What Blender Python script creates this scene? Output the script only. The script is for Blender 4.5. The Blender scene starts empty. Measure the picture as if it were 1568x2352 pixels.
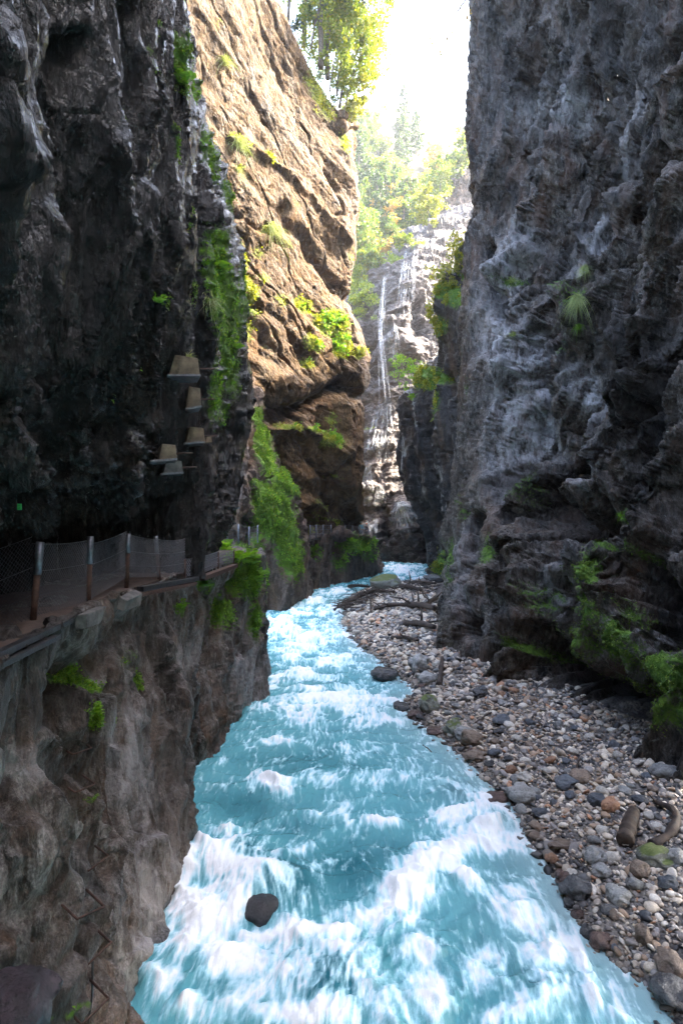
import bpy, math, random
import numpy as np
random.seed(7)
rng = np.random.default_rng(11)
C = bpy.context.scene.collection
# ---------------------------------------------------------------- camera frame
F = 1307.0                 # focal length in units of the 1568 x 2352 picture
HY, CX, CZ = 1195.0, 784.0, 7.0
def P(px, py, d): return np.array([(px-CX)/F*d, d, CZ-(py-HY)/F*d])
def W(x, y, z): return np.array([x, y, z], float)
def zw(d): return 0.025*np.clip(np.asarray(d, float)-10, 0, 70)
def wp(px, py, h=0.0):     # the point of the river level (plus h) seen at a pixel
    s = (py-HY)/F
    d = (CZ-h+.25)/(s+.025)
    if d < 10: d = (CZ-h)/s
    return P(px, py, d)
def proj(Q):
    return CX+Q[..., 0]/Q[..., 1]*F, HY-(Q[..., 2]-CZ)/Q[..., 1]*F
# ---------------------------------------------------------------- noise
def _h(ix, iy, iz, seed):
    n = (ix.astype(np.uint32)*np.uint32(374761393) + iy.astype(np.uint32)*np.uint32(668265263)
         + iz.astype(np.uint32)*np.uint32(2147483647) + np.uint32((seed*1274126177) & 0xffffffff))
    n = (n ^ (n >> np.uint32(13)))*np.uint32(1274126177)
    n = (n ^ (n >> np.uint32(15)))*np.uint32(2246822519)
    return n ^ (n >> np.uint32(16))
def perlin(Q, seed=0):
    Q = np.asarray(Q, np.float32)
    i = np.floor(Q).astype(np.int64); f = (Q-i).astype(np.float32)
    u = f*f*f*(f*(f*6-15)+10)
    out = 0
    for dx in (0, 1):
        wx = u[:, 0] if dx else 1-u[:, 0]
        for dy in (0, 1):
            wy = u[:, 1] if dy else 1-u[:, 1]
            for dz in (0, 1):
                wz = u[:, 2] if dz else 1-u[:, 2]
                h = _h(i[:, 0]+dx, i[:, 1]+dy, i[:, 2]+dz, seed)
                gx = (h & np.uint32(1023)).astype(np.float32)/511.5-1
                gy = ((h >> np.uint32(10)) & np.uint32(1023)).astype(np.float32)/511.5-1
                gz = ((h >> np.uint32(20)) & np.uint32(1023)).astype(np.float32)/511.5-1
                out = out + wx*wy*wz*(gx*(f[:, 0]-dx)+gy*(f[:, 1]-dy)+gz*(f[:, 2]-dz))
    return out*1.5
def fbm(Q, octv=4, gain=.5, seed=0):
    a, s, t = 1., 0., 0.
    for k in range(octv):
        s = s+a*perlin(Q*(2.03**k)+k*17.3, seed+k); t += a; a *= gain
    return s/t
def ridged(Q, octv=4, gain=.5, seed=0):
    a, s, t, w = 1., 0., 0., 1.
    for k in range(octv):
        r = 1-np.abs(perlin(Q*(2.07**k)+k*9.1, seed+k))*1.7
        r = np.clip(r, 0, 1)**2*w; w = np.clip(r*1.6, 0, 1)
        s = s+a*r; t += a; a *= gain
    return s/t
def facets(Q, seed=0, tilt=.9):   # chiselled blocks: every cell its own tilted plane
    i = np.floor(Q).astype(np.int64); f = Q-i
    best = np.full(len(Q), 9e9); val = np.zeros(len(Q)); b2 = np.full(len(Q), 9e9)
    for dx in (-1, 0, 1):
        for dy in (-1, 0, 1):
            for dz in (-1, 0, 1):
                h = _h(i[:, 0]+dx, i[:, 1]+dy, i[:, 2]+dz, seed)
                h2 = _h(i[:, 0]+dx, i[:, 1]+dy, i[:, 2]+dz, seed+77)
                o = [((h >> np.uint32(10*k)) & np.uint32(1023))/1023. for k in range(3)]
                g = [((h2 >> np.uint32(10*k)) & np.uint32(1023))/511.5-1 for k in range(3)]
                vx, vy, vz = f[:, 0]-dx-o[0], f[:, 1]-dy-o[1], f[:, 2]-dz-o[2]
                dd = vx*vx+vy*vy+vz*vz
                m = dd < best
                b2 = np.where(m, best, np.minimum(b2, dd)); best = np.where(m, dd, best)
                val = np.where(m, g[0]*.5+tilt*(g[0]*vx+g[1]*vy+g[2]*vz), val)
    edge = np.sqrt(b2)-np.sqrt(best)
    t = np.clip(edge/.24, 0, 1)
    return val*t*t*(3-2*t), edge
def frame(a, b=None):   # rotation whose first axis is a (the grain of the rock)
    a = np.array(a, float); a /= np.linalg.norm(a)
    b = np.array([0, 1., 0.13]) if b is None else b
    c = np.cross(a, b); c /= np.linalg.norm(c); b = np.cross(c, a)
    return np.stack([a, b, c])
# ---------------------------------------------------------------- objects
def tag(o, label=None, cat=None, group=None, kind=None):
    for k, v in (('label', label), ('category', cat), ('group', group), ('kind', kind)):
        if v: o[k] = v
    return o
def link(name, me, mat, parent=None):
    o = bpy.data.objects.new(name, me); C.objects.link(o)
    if mat: me.materials.append(mat)
    if parent: o.parent = parent
    return o
def np_mesh(name, V, Q, smooth=False, attrs=None):   # V (n,3), Q (m,k) faces all of k corners
    me = bpy.data.meshes.new(name); V = np.ascontiguousarray(V, np.float32); Q = np.ascontiguousarray(Q, np.int32)
    me.vertices.add(len(V)); me.vertices.foreach_set('co', V.ravel())
    m, k = Q.shape
    me.loops.add(m*k); me.loops.foreach_set('vertex_index', Q.ravel())
    me.polygons.add(m); me.polygons.foreach_set('loop_start', np.arange(0, m*k, k, dtype=np.int32))
    if smooth: me.polygons.foreach_set('use_smooth', np.ones(m, bool))
    for n, a in (attrs or {}).items():
        if a.ndim == 1:
            at = me.attributes.new(n, 'FLOAT', 'POINT'); at.data.foreach_set('value', np.ascontiguousarray(a, np.float32))
        else:
            at = me.attributes.new(n, 'FLOAT_COLOR', 'POINT'); at.data.foreach_set('color', np.ascontiguousarray(a, np.float32).ravel())
    me.update(calc_edges=True); me.validate()
    return me
class MB:
    """collects shapes, builds ONE mesh"""
    def __init__(s): s.v = []; s.f = []
    def add(s, v, f):
        n = len(s.v); s.v += [tuple(p) for p in v]; s.f += [tuple(i+n for i in q) for q in f]; return s
    def tube(s, pts, r, n=6, cap=True):
        pts = [np.array(p, float) for p in pts]; rs = r if hasattr(r, '__len__') else [r]*len(pts)
        V = []
        for i, p in enumerate(pts):
            t = pts[min(i+1, len(pts)-1)]-pts[max(i-1, 0)]; t = t/(np.linalg.norm(t)+1e-9)
            u = np.cross(t, [0, 0, 1.]) if abs(t[2]) < .9 else np.cross(t, [1., 0, 0]); u /= np.linalg.norm(u); w = np.cross(t, u)
            for k in range(n):
                a = 2*math.pi*k/n; V.append(p+rs[i]*(math.cos(a)*u+math.sin(a)*w))
        Fc = [(i*n+k, i*n+(k+1) % n, (i+1)*n+(k+1) % n, (i+1)*n+k) for i in range(len(pts)-1) for k in range(n)]
        if cap: Fc += [tuple(range(n))[::-1], tuple(range((len(pts)-1)*n, len(pts)*n))]
        return s.add(V, Fc)
    def box(s, c, ax, ay, az, hx, hy, hz):   # centre, three axes, half sizes
        c = np.array(c, float); V = []
        for i in (-1, 1):
            for j in (-1, 1):
                for k in (-1, 1): V.append(c+i*hx*np.array(ax)+j*hy*np.array(ay)+k*hz*np.array(az))
        return s.add(V, [(0, 1, 3, 2), (4, 6, 7, 5), (0, 4, 5, 1), (2, 3, 7, 6), (0, 2, 6, 4), (1, 5, 7, 3)])
    def build(s, name, mat, parent=None, smooth=False, bevel=0, origin=None):
        me = bpy.data.meshes.new(name)
        v = s.v if origin is None else [tuple(np.array(p)-origin) for p in s.v]
        me.from_pydata(v, [], s.f); me.update()
        if smooth: me.polygons.foreach_set('use_smooth', [True]*len(me.polygons))
        o = link(name, me, mat, parent)
        if bevel:
            b = o.modifiers.new('bevel', 'BEVEL'); b.width = bevel; b.segments = 2
        return o
def empty(name, loc, **k):
    o = bpy.data.objects.new(name, None); C.objects.link(o); o.location = loc; o.empty_display_size = .2
    return tag(o, **k)
# ---------------------------------------------------------------- materials
def mat(name):
    m = bpy.data.materials.new(name); m.use_nodes = True; nt = m.node_tree; nt.nodes.clear()
    def N(t, **k):
        n = nt.nodes.new(t)
        for a, b in k.items():
            if a.startswith('i_'):
                key = a[2:]; key = int(key) if key.isdigit() else key.replace('_', ' ')
                if hasattr(b, 'is_output') or isinstance(b, bpy.types.NodeSocket): nt.links.new(b, n.inputs[key])
                else: n.inputs[key].default_value = b
            else: setattr(n, a, b)
        return n
    return m, nt, N
def col(c): return (c[0], c[1], c[2], 1)
def mixc(N, f, a, b, mode='MIX'):
    n = N('ShaderNodeMix', data_type='RGBA', blend_type=mode)
    L = n.id_data.links
    for k, v in ((0, f), (6, a), (7, b)):
        if isinstance(v, bpy.types.NodeSocket): L.new(v, n.inputs[k])
        else: n.inputs[k].default_value = v if not isinstance(v, tuple) else col(v)
    return n.outputs[2]
def ramp(N, fac, a, b):
    n = N('ShaderNodeMapRange', i_0=fac); n.inputs[1].default_value = a; n.inputs[2].default_value = b; return n.outputs[0]
def math_(N, op, a, b=0.0):
    n = N('ShaderNodeMath', operation=op)
    for k, v in ((0, a), (1, b)):
        if isinstance(v, bpy.types.NodeSocket): n.id_data.links.new(v, n.inputs[k])
        else: n.inputs[k].default_value = v
    return n.outputs[0]
def mapped(N, co, rot, scale):
    return N('ShaderNodeMapping', i_Vector=co, i_Rotation=rot, i_Scale=scale).outputs[0]
def noise(N, co, scale, detail=6, rough=.55, dist=0.0):
    return N('ShaderNodeTexNoise', i_Vector=co, i_Scale=scale, i_Detail=detail, i_Roughness=rough, i_Distortion=dist).outputs['Fac']
def rock_mat(name, dark, mid, light, stain=(.16, .09, .04), fs=1., rough=(.3, .75), bump=1., stretch=.35, tilt=0., mossA=(.05, .11, .012), mossB=(.12, .22, .02), spec=.5, lich=.0, stain_amt=.5, coat=0., bdist=.2):
    m, nt, N = mat(name)
    co = N('ShaderNodeTexCoord').outputs['Object']
    sc = mapped(N, co, (0, tilt, 0), (1, 1, stretch))
    big = ramp(N, noise(N, co, .22*fs, 5, .6, .6), .35, .68)
    med = ramp(N, noise(N, sc, 1.3*fs, 8, .72, .4), .40, .62)
    fin = ramp(N, noise(N, sc, 5*fs, 8, .78), .46, .68)
    grain = ramp(N, noise(N, co, 34*fs, 4, .7), .3, .72)
    c = mixc(N, med, dark, mid)
    c = mixc(N, math_(N, 'MULTIPLY', fin, .75), c, light)
    st = math_(N, 'MULTIPLY', ramp(N, noise(N, sc, .8*fs, 5, .6, 1.), .5, .7), stain_amt)
    c = mixc(N, st, c, stain)
    c = mixc(N, math_(N, 'MULTIPLY', big, .6), c, dark)
    g2 = N('ShaderNodeMapRange', i_0=grain); g2.inputs[3].default_value = .45; g2.inputs[4].default_value = 1.6
    n = N('ShaderNodeVectorMath', operation='SCALE', i_0=c); nt.links.new(g2.outputs[0], n.inputs['Scale']); c = n.outputs[0]
    if lich:
        v = ramp(N, noise(N, co, 5.5*fs, 5, .75, .3), .6, .68)
        c = mixc(N, math_(N, 'MULTIPLY', v, lich), c, (.34, .36, .34))
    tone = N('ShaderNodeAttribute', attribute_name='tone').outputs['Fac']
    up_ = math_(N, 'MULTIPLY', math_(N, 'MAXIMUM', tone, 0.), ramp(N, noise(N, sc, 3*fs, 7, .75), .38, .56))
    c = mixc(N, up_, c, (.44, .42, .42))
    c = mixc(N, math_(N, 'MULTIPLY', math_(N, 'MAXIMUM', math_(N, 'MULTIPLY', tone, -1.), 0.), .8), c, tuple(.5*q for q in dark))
    moss = N('ShaderNodeAttribute', attribute_name='moss').outputs['Fac']
    mf = ramp(N, math_(N, 'ADD', moss, math_(N, 'MULTIPLY', math_(N, 'SUBTRACT', noise(N, co, 9*fs, 6, .7), .5), 1.1)), .42, .62)
    mc = mixc(N, ramp(N, noise(N, co, 4*fs, 5, .7), .35, .65), mossA, mossB)
    c = mixc(N, mf, c, mc)
    r = N('ShaderNodeMapRange', i_0=ramp(N, noise(N, sc, 2.3*fs, 6, .6), .35, .65)); r.inputs[3].default_value = rough[0]; r.inputs[4].default_value = rough[1]
    r2 = N('ShaderNodeMix', data_type='FLOAT'); nt.links.new(mf, r2.inputs[0]); nt.links.new(r.outputs[0], r2.inputs[2]); r2.inputs[3].default_value = .9
    h = math_(N, 'ADD', math_(N, 'MULTIPLY', noise(N, sc, 5*fs, 9, .58, .3), 1.), math_(N, 'MULTIPLY', noise(N, mapped(N, co, (0, 0, 0), (1, .6, .6)), 22*fs, 5, .6), .22))
    ck = N('ShaderNodeTexVoronoi', feature='DISTANCE_TO_EDGE', i_Vector=mapped(N, mixc(N, .12, co, N('ShaderNodeTexNoise', i_Vector=co, i_Scale=1.5*fs, i_Detail=5.).outputs['Color']), (0.3, tilt+.35, 0), (1, 1, .6)), i_Scale=1.6*fs).outputs['Distance']
    h = math_(N, 'ADD', h, math_(N, 'MULTIPLY', ramp(N, ck, 0, .05), .10))
    b = N('ShaderNodeBump', i_Height=h, i_Strength=min(1, bump), i_Distance=bdist*bump/fs)
    s = N('ShaderNodeBsdfPrincipled', i_Base_Color=c, i_Roughness=r2.outputs[0], i_Normal=b.outputs[0])
    s.inputs['Specular IOR Level'].default_value = spec
    s.inputs['Coat Weight'].default_value = coat; s.inputs['Coat Roughness'].default_value = .05
    if coat: nt.links.new(b.outputs[0], s.inputs['Coat Normal'])
    nt.links.new(s.outputs[0], N('ShaderNodeOutputMaterial').inputs[0])
    return m
def leaf_mat(name, a, b, c=None, trans=.45):
    m, nt, N = mat(name)
    r = N('ShaderNodeNewGeometry').outputs['Random Per Island']
    cc = mixc(N, r, a, b)
    if c: cc = mixc(N, ramp(N, math_(N, 'FRACT', math_(N, 'MULTIPLY', r, 7.3)), .8, 1.), cc, c)
    d = N('ShaderNodeBsdfPrincipled', i_Base_Color=cc, i_Roughness=.55)
    t = N('ShaderNodeBsdfTranslucent', i_Color=mixc(N, 1., cc, (1.5, 1.45, .5), 'MULTIPLY'))
    x = N('ShaderNodeMixShader', i_0=trans); nt.links.new(d.outputs[0], x.inputs[1]); nt.links.new(t.outputs[0], x.inputs[2])
    nt.links.new(x.outputs[0], N('ShaderNodeOutputMaterial').inputs[0])
    return m
def plain(name, a, b, scale=4., rough=.7, metal=0., bump=.3, stretch=(1, 1, 1)):
    m, nt, N = mat(name)
    co = mapped(N, N('ShaderNodeTexCoord').outputs['Object'], (0, 0, 0), stretch)
    f = ramp(N, noise(N, co, scale, 8, .65), .35, .65)
    bp = N('ShaderNodeBump', i_Height=noise(N, co, scale*4, 6, .7), i_Strength=bump, i_Distance=.02)
    s = N('ShaderNodeBsdfPrincipled', i_Base_Color=mixc(N, f, a, b), i_Roughness=rough, i_Metallic=metal, i_Normal=bp.outputs[0])
    nt.links.new(s.outputs[0], N('ShaderNodeOutputMaterial').inputs[0])
    return m
M = {}
M['rock_right'] = rock_mat('rock_right', (.006, .0045, .0035), (.080, .056, .038), (.36, .31, .27), stain=(.13, .06, .03), rough=(.25, .6), spec=.3, bump=1.3, tilt=-.35, lich=.5, stain_amt=.6, mossA=(.04, .09, .012), mossB=(.13, .22, .025))
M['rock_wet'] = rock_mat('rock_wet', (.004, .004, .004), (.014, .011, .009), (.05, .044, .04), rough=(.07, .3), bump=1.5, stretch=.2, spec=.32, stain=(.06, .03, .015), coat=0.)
M['rock_low'] = rock_mat('rock_low', (.022, .016, .012), (.135, .10, .078), (.42, .39, .37), stain=(.15, .07, .03), rough=(.3, .6), spec=.35, stain_amt=.7, bump=1., tilt=.5, stretch=.3)
M['rock_warm'] = rock_mat('rock_warm', (.038, .021, .008), (.135, .074, .026), (.26, .162, .068), stain=(.14, .058, .016), fs=.5, rough=(.55, .9), bump=1.1, stretch=.8, tilt=.3, spec=.25, mossA=(.10, .15, .02), mossB=(.24, .27, .03))
M['rock_brown'] = rock_mat('rock_brown', (.035, .024, .018), (.12, .08, .06), (.28, .21, .17), stain=(.27, .15, .07), fs=.5, rough=(.45, .8), bump=1., stretch=.6, spec=.35)
M['rock_fall'] = rock_mat('rock_fall', (.035, .026, .022), (.105, .082, .07), (.27, .25, .245), stain=(.18, .11, .07), fs=.35, rough=(.3, .6), bump=1., stretch=1.6, tilt=.2, spec=.35, mossA=(.10, .15, .02), mossB=(.22, .26, .04), stain_amt=.4)
M['rock_dark'] = rock_mat('rock_dark', (.008, .007, .008), (.032, .027, .025), (.11, .095, .09), fs=.5, rough=(.3, .7), bump=1.)
M['moss'] = leaf_mat('moss_leaf', (.05, .13, .008), (.16, .30, .014), (.22, .26, .03), .3)
M['fern'] = leaf_mat('fern_leaf', (.08, .20, .02), (.19, .37, .035), (.32, .40, .06), .45)
M['moss_gold'] = leaf_mat('moss_gold', (.14, .18, .015), (.32, .34, .03), (.4, .34, .05), .35)
M['leaf_rim'] = leaf_mat('leaf_rim', (.10, .17, .02), (.30, .36, .05), (.42, .36, .06), .5)
M['needle'] = leaf_mat('needle', (.035, .075, .02), (.10, .16, .04), None, .3)
M['leaf_far'] = leaf_mat('leaf_far', (.08, .15, .03), (.20, .28, .06), (.36, .28, .06), .4)
M['leaf_autumn'] = leaf_mat('leaf_autumn', (.30, .22, .05), (.46, .34, .08), (.5, .22, .06), .45)
M['grass'] = leaf_mat('grass_blade', (.16, .22, .06), (.34, .38, .14), None, .3)
M['bark'] = plain('bark', (.10, .075, .055), (.22, .18, .14), 6, .85)
M['wet_wood'] = plain('wet_wood', (.012, .008, .006), (.06, .036, .022), 9, .75, bump=.8, stretch=(1, 1, 1))
M['steel'] = plain('galvanised_steel', (.08, .085, .095), (.20, .21, .24), 12, .4, .7, .1)
M['wire'] = plain('wire_steel', (.05, .05, .055), (.12, .125, .14), 30, .45, .6, .0)
M['rust'] = plain('rusty_iron', (.03, .014, .009), (.10, .05, .035), 14, .7, .3, .4)
M['dark_iron'] = plain('dark_iron', (.012, .012, .014), (.05, .048, .05), 8, .4, .4, .3)
M['concrete'] = plain('concrete', (.04, .024, .014), (.24, .17, .11), 3.5, .85, 0, .5)
M['concrete_grey'] = plain('concrete_grey', (.035, .032, .03), (.15, .14, .13), 6, .8, 0, .5)
M['path'] = plain('path_grit', (.025, .016, .011), (.10, .06, .04), 5, .75, 0, .6)
# ---------------------------------------------------------------- cliffs
def cr(G, n_per):   # Catmull-Rom along axis 0; n_per[i] samples in segment i
    R = G.shape[0]; out = []
    for i in range(R-1):
        p0 = G[i-1] if i > 0 else 2*G[0]-G[1]
        p1, p2 = G[i], G[i+1]
        p3 = G[i+2] if i+2 < R else 2*G[-1]-G[-2]
        n = n_per[i]
        for t in np.arange(n)/n:
            out.append(.5*((2*p1)+(-p0+p2)*t+(2*p0-5*p1+4*p2-p3)*t*t+(-p0+3*p1-3*p2+p3)*t**3))
    out.append(G[-1]); return np.array(out)
def smooth_(a, b, x):
    t = np.clip((x-a)/(b-a), 0, 1); return t*t*(3-2*t)
def segs(G, total):   # samples follow how long each stretch looks from the viewpoint
    g = np.where(G[..., 1:2] > 1.5, G, np.nan); x, y = proj(g)
    x = np.clip(np.nan_to_num(x, nan=-150.), -150, 1720); y = np.clip(np.nan_to_num(y, nan=-150.), -150, 2500)
    L = np.hypot(np.diff(x, axis=0), np.diff(y, axis=0)).mean(1)
    W3 = np.linalg.norm(np.diff(G, axis=0), axis=-1).mean(1)
    L = L+.04*L.sum()/len(L)+.06*L.sum()*np.minimum(W3/W3.sum(), .3)
    return np.maximum(4, (L/L.sum()*total).astype(int))
def seg_dist(px, py, poly):
    best = np.full(px.shape, 1e9)
    for (ax, ay), (bx, by) in zip(poly[:-1], poly[1:]):
        dx, dy = bx-ax, by-ay; L = dx*dx+dy*dy+1e-9
        t = np.clip(((px-ax)*dx+(py-ay)*dy)/L, 0, 1)
        best = np.minimum(best, np.hypot(px-ax-t*dx, py-ay-t*dy))
    return best
def normals(G):
    a = np.gradient(G, axis=0); b = np.gradient(G, axis=1)
    n = np.cross(a, b); return n/(np.linalg.norm(n, axis=-1, keepdims=True)+1e-9)
SHEETS = {}
def patch(name, rows, nv, nu, style, material, feats=(), moss=(), mossbase=0., hold=None, tone=()):
    G = np.array([[np.array(p) for p in r] for r in rows])
    G = cr(G, segs(G, nv)); G = np.swapaxes(G, 0, 1); G = cr(G, segs(G, nu)); G = np.swapaxes(G, 0, 1)
    sh = G.shape[:2]; n = normals(G)
    c = (np.array([0, 0, CZ])-G); c /= np.linalg.norm(c, axis=-1, keepdims=True)
    m = slice(sh[0]//4, 3*sh[0]//4), slice(sh[1]//4, 3*sh[1]//4)
    sgn = 1. if (n[m]*c[m]).sum() > 0 else -1.
    n *= sgn
    front = G[..., 1] > 1.
    gx, gy = proj(np.where(front[..., None], G, np.array([0, 1e3, 0.])))
    off = np.zeros(sh)
    wob = (fbm(G.reshape(-1, 3)*.5, 3, seed=91).reshape(sh))*14
    for f in feats:
        poly, w, a = f[:3]
        d = seg_dist(gx+wob, gy-wob, poly)
        k = f[3] if len(f) > 3 else 2
        off += np.where(front, a*np.exp(-(d/w)**k), 0)
    co, fi = style(G.reshape(-1, 3))
    hw_ = np.ones(sh) if hold is None else hold(G)
    G1 = G+n*(off+co.reshape(sh)*hw_)[..., None]
    # soften the coarse form a touch before taking its normals
    n1 = normals(G1)*sgn
    for _ in range(3):
        n1[1:-1] = (n1[:-2]+n1[1:-1]*2+n1[2:])/4; n1[:, 1:-1] = (n1[:, :-2]+n1[:, 1:-1]*2+n1[:, 2:])/4
    n1 /= np.linalg.norm(n1, axis=-1, keepdims=True)+1e-9
    G2 = G1+n1*(fi.reshape(sh)*(.3+.7*hw_))[..., None]
    ms = np.full(sh, float(mossbase))
    for b in moss:
        bx, by, rx, ry, ang, st = b
        ca, sa = math.cos(math.radians(ang)), math.sin(math.radians(ang))
        ux, uy = (gx-bx)*ca+(gy-by)*sa, -(gx-bx)*sa+(gy-by)*ca
        ms = np.maximum(ms, np.where(front, st*np.exp(-((ux/rx)**2+(uy/ry)**2)**1.2), 0))
    n2 = normals(G2)*sgn
    tn = np.zeros(sh)
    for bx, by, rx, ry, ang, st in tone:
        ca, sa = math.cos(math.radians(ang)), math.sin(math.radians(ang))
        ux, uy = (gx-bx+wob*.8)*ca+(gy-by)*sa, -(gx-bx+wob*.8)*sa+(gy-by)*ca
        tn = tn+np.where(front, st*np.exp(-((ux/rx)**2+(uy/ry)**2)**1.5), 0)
    ms = ms*(.75+.5*np.clip(n2[..., 2]+.3, 0, 1))
    idx = np.arange(sh[0]*sh[1]).reshape(sh)
    q = np.stack([idx[:-1, :-1], idx[1:, :-1], idx[1:, 1:], idx[:-1, 1:]], -1).reshape(-1, 4)
    if np.sign(sgn) < 0: q = q[:, ::-1]
    me = np_mesh(name, G2.reshape(-1, 3), q, True, {'moss': ms.ravel(), 'tone': np.clip(tn, -1, 1).ravel()})
    o = link(name, me, material); o['kind'] = 'structure'
    SHEETS[name] = (G2, n2, ms, gx, gy)
    return o
RR = frame((.42, .25, 1.)); 
def st_right(Q):
    L = Q@frame((.03, -.36, 1.), np.array([0, 1., .36])).T
    S = L*np.array([.17, 1., 1.])
    S = S+.45*np.stack([fbm(Q*np.array([.3, .3, .13]), 3, seed=5+k) for k in range(3)], 1)
    co = 2.5*(ridged(S*.22, 3, seed=3)-.45)+1.15*(ridged(S*.7, 3, seed=9)-.45)
    co = co+.55*facets(S*np.array([.7, 1, 1])*.7+.25*fbm(Q*np.array([1.3, 1.3, .3]), 2, seed=8)[:, None], 4)[0]
    T = L*np.array([.14, .42, .8])+.12*fbm(Q*np.array([1.1, 1.1, .28]), 3, seed=88)[:, None]
    fi = .36*(ridged(T*1.7+3, 4, .5, seed=21)-.4)+.34*facets(T*1.9, 6)[0]+.16*facets(L*np.array([.3, .5, 1])*2.6, 7)[0]+.15*fbm(T*4, 3, .5, seed=33)+.07*(ridged(Q*np.array([5, 2., 1.3]), 3, .5, seed=34)-.35)
    for k_, (sc_, sd_, am_) in enumerate(((.55, 55, .34), (1.4, 57, .16))):
        cr_ = np.abs(fbm(S*sc_*np.array([.6, 1, 1])+9, 4, seed=sd_)); fi -= am_*np.exp(-(cr_/.045)**2)
    return co, fi
def st_wet(Q):
    S = Q*np.array([1., .6, .09])+.12*np.stack([fbm(Q*np.array([.7, .7, .22]), 3, seed=5+k) for k in range(3)], 1)
    co = .85*(ridged(S*.62, 3, seed=13)-.4)+.40*(ridged(S*1.7, 3, seed=19)-.4)
    fi = .22*(ridged(S*4.2, 3, .5, seed=23)-.4)+.075*(ridged(Q*np.array([8, 4.5, 1.2]), 3, .5, seed=24)-.4)+.03*fbm(Q*np.array([10, 6, 3.]), 2, .5, seed=25)
    return co, fi
def st_low(Q):
    L = Q@frame((.10, .35, 1.)).T
    S = L*np.array([.25, 1., 1.])+.35*fbm(Q*np.array([.5, .5, .16]), 3, seed=61)[:, None]
    v, e = facets(S*np.array([.3, 1, 1])*.8, 14)
    co = .55*(ridged(S*np.array([.6, 1, 1])*.33, 3, seed=63)-.4)+.28*v+.18*(ridged(S*1.1, 2, seed=66)-.4)
    T = L*np.array([.12, .42, .8])+.10*fbm(Q*np.array([2, 2, .4]), 3, seed=65)[:, None]
    fi = .34*facets(T*1.6, 16)[0]+.20*facets(L*np.array([.3, .5, 1])*3.2, 17)[0]+.08*(ridged(T*3.4, 4, .5, seed=68)-.4)+.05*fbm(T*6, 2, .5, seed=69)+.025*(ridged(Q*np.array([6, 4, 3]), 2, .5, seed=60)-.4)
    for sc_, sd_, am_ in ((.9, 70, .16), (2.4, 72, .07)):
        cr_ = np.abs(fbm(S*sc_*np.array([.6, 1, 1])+4, 4, seed=sd_)); fi -= am_*np.exp(-(cr_/.045)**2)
    return co, fi
def bedded(Q, dip, k, amp, seed):
    t = Q@np.array(dip)+.6*fbm(Q*.12, 3, seed=seed)
    return amp*fbm(np.stack([t*k, Q[:, 0]*.08, Q[:, 1]*.08], 1), 3, .6, seed=seed+1)
def st_warm(Q):
    S = Q+.8*fbm(Q*.25, 3, seed=41)[:, None]
    v, e = facets(S*np.array([.16, .16, .13]), 44); v2, e2 = facets(S@frame((.4, .55, -.75)).T*np.array([.25, .7, .7]), 46)
    co = 1.0*fbm(Q*.09, 3, seed=42)+.4*v+bedded(Q, (.42, .1, .9), .45, .6, 47)
    fi = .07*v2+.05*(ridged(S*np.array([.9, .9, .6]), 4, .7, seed=43)-.4)+.12*fbm(Q*2.2, 5, .75, seed=45)+bedded(Q, (.42, .1, .9), 1.8, .12, 49)
    for sc_, sd_, am_ in ((.16, 48, .6), (.5, 50, .15)):
        cr_ = np.abs(fbm(S@frame((.4, .55, -.65)).T*np.array([.35, 1, 1])*sc_+4, 4, seed=sd_)); fi -= am_*np.exp(-(cr_/.014)**2)
    return co, fi
def st_brown(Q):
    S = Q*np.array([1, 1, .25])+.6*fbm(Q*.3, 3, seed=31)[:, None]
    v, e = facets(S*.5, 34); v2, e2 = facets(S*1.5, 36)
    co = 1.0*(ridged(S*.2, 3, seed=32)-.4)+.8*v
    fi = .35*v2+.30*(ridged(S*1.1, 4, .6, seed=33)-.4)+.14*fbm(Q*3.2, 4, .65, seed=35)
    cr_ = np.abs(fbm(S*.4+4, 4, seed=38)); fi -= .4*np.exp(-(cr_/.02)**2)
    return co, fi
def st_fall(Q):
    S = Q+1.*fbm(Q*.15, 3, seed=71)[:, None]
    v, e = facets(S*np.array([.16, .2, .25]), 74)
    co = 1.6*fbm(Q*.08, 3, seed=72)+1.2*v+bedded(Q, (-.25, .1, .95), .5, 1.3, 77)
    fi = .4*facets(S*np.array([.7, .7, 1.1]), 76)[0]+.3*(ridged(S*.9, 4, .6, seed=73)-.4)+bedded(Q, (-.25, .1, .95), 1.9, .45, 79)+.12*fbm(Q*2.5, 3, seed=78)
    return co, fi

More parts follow.
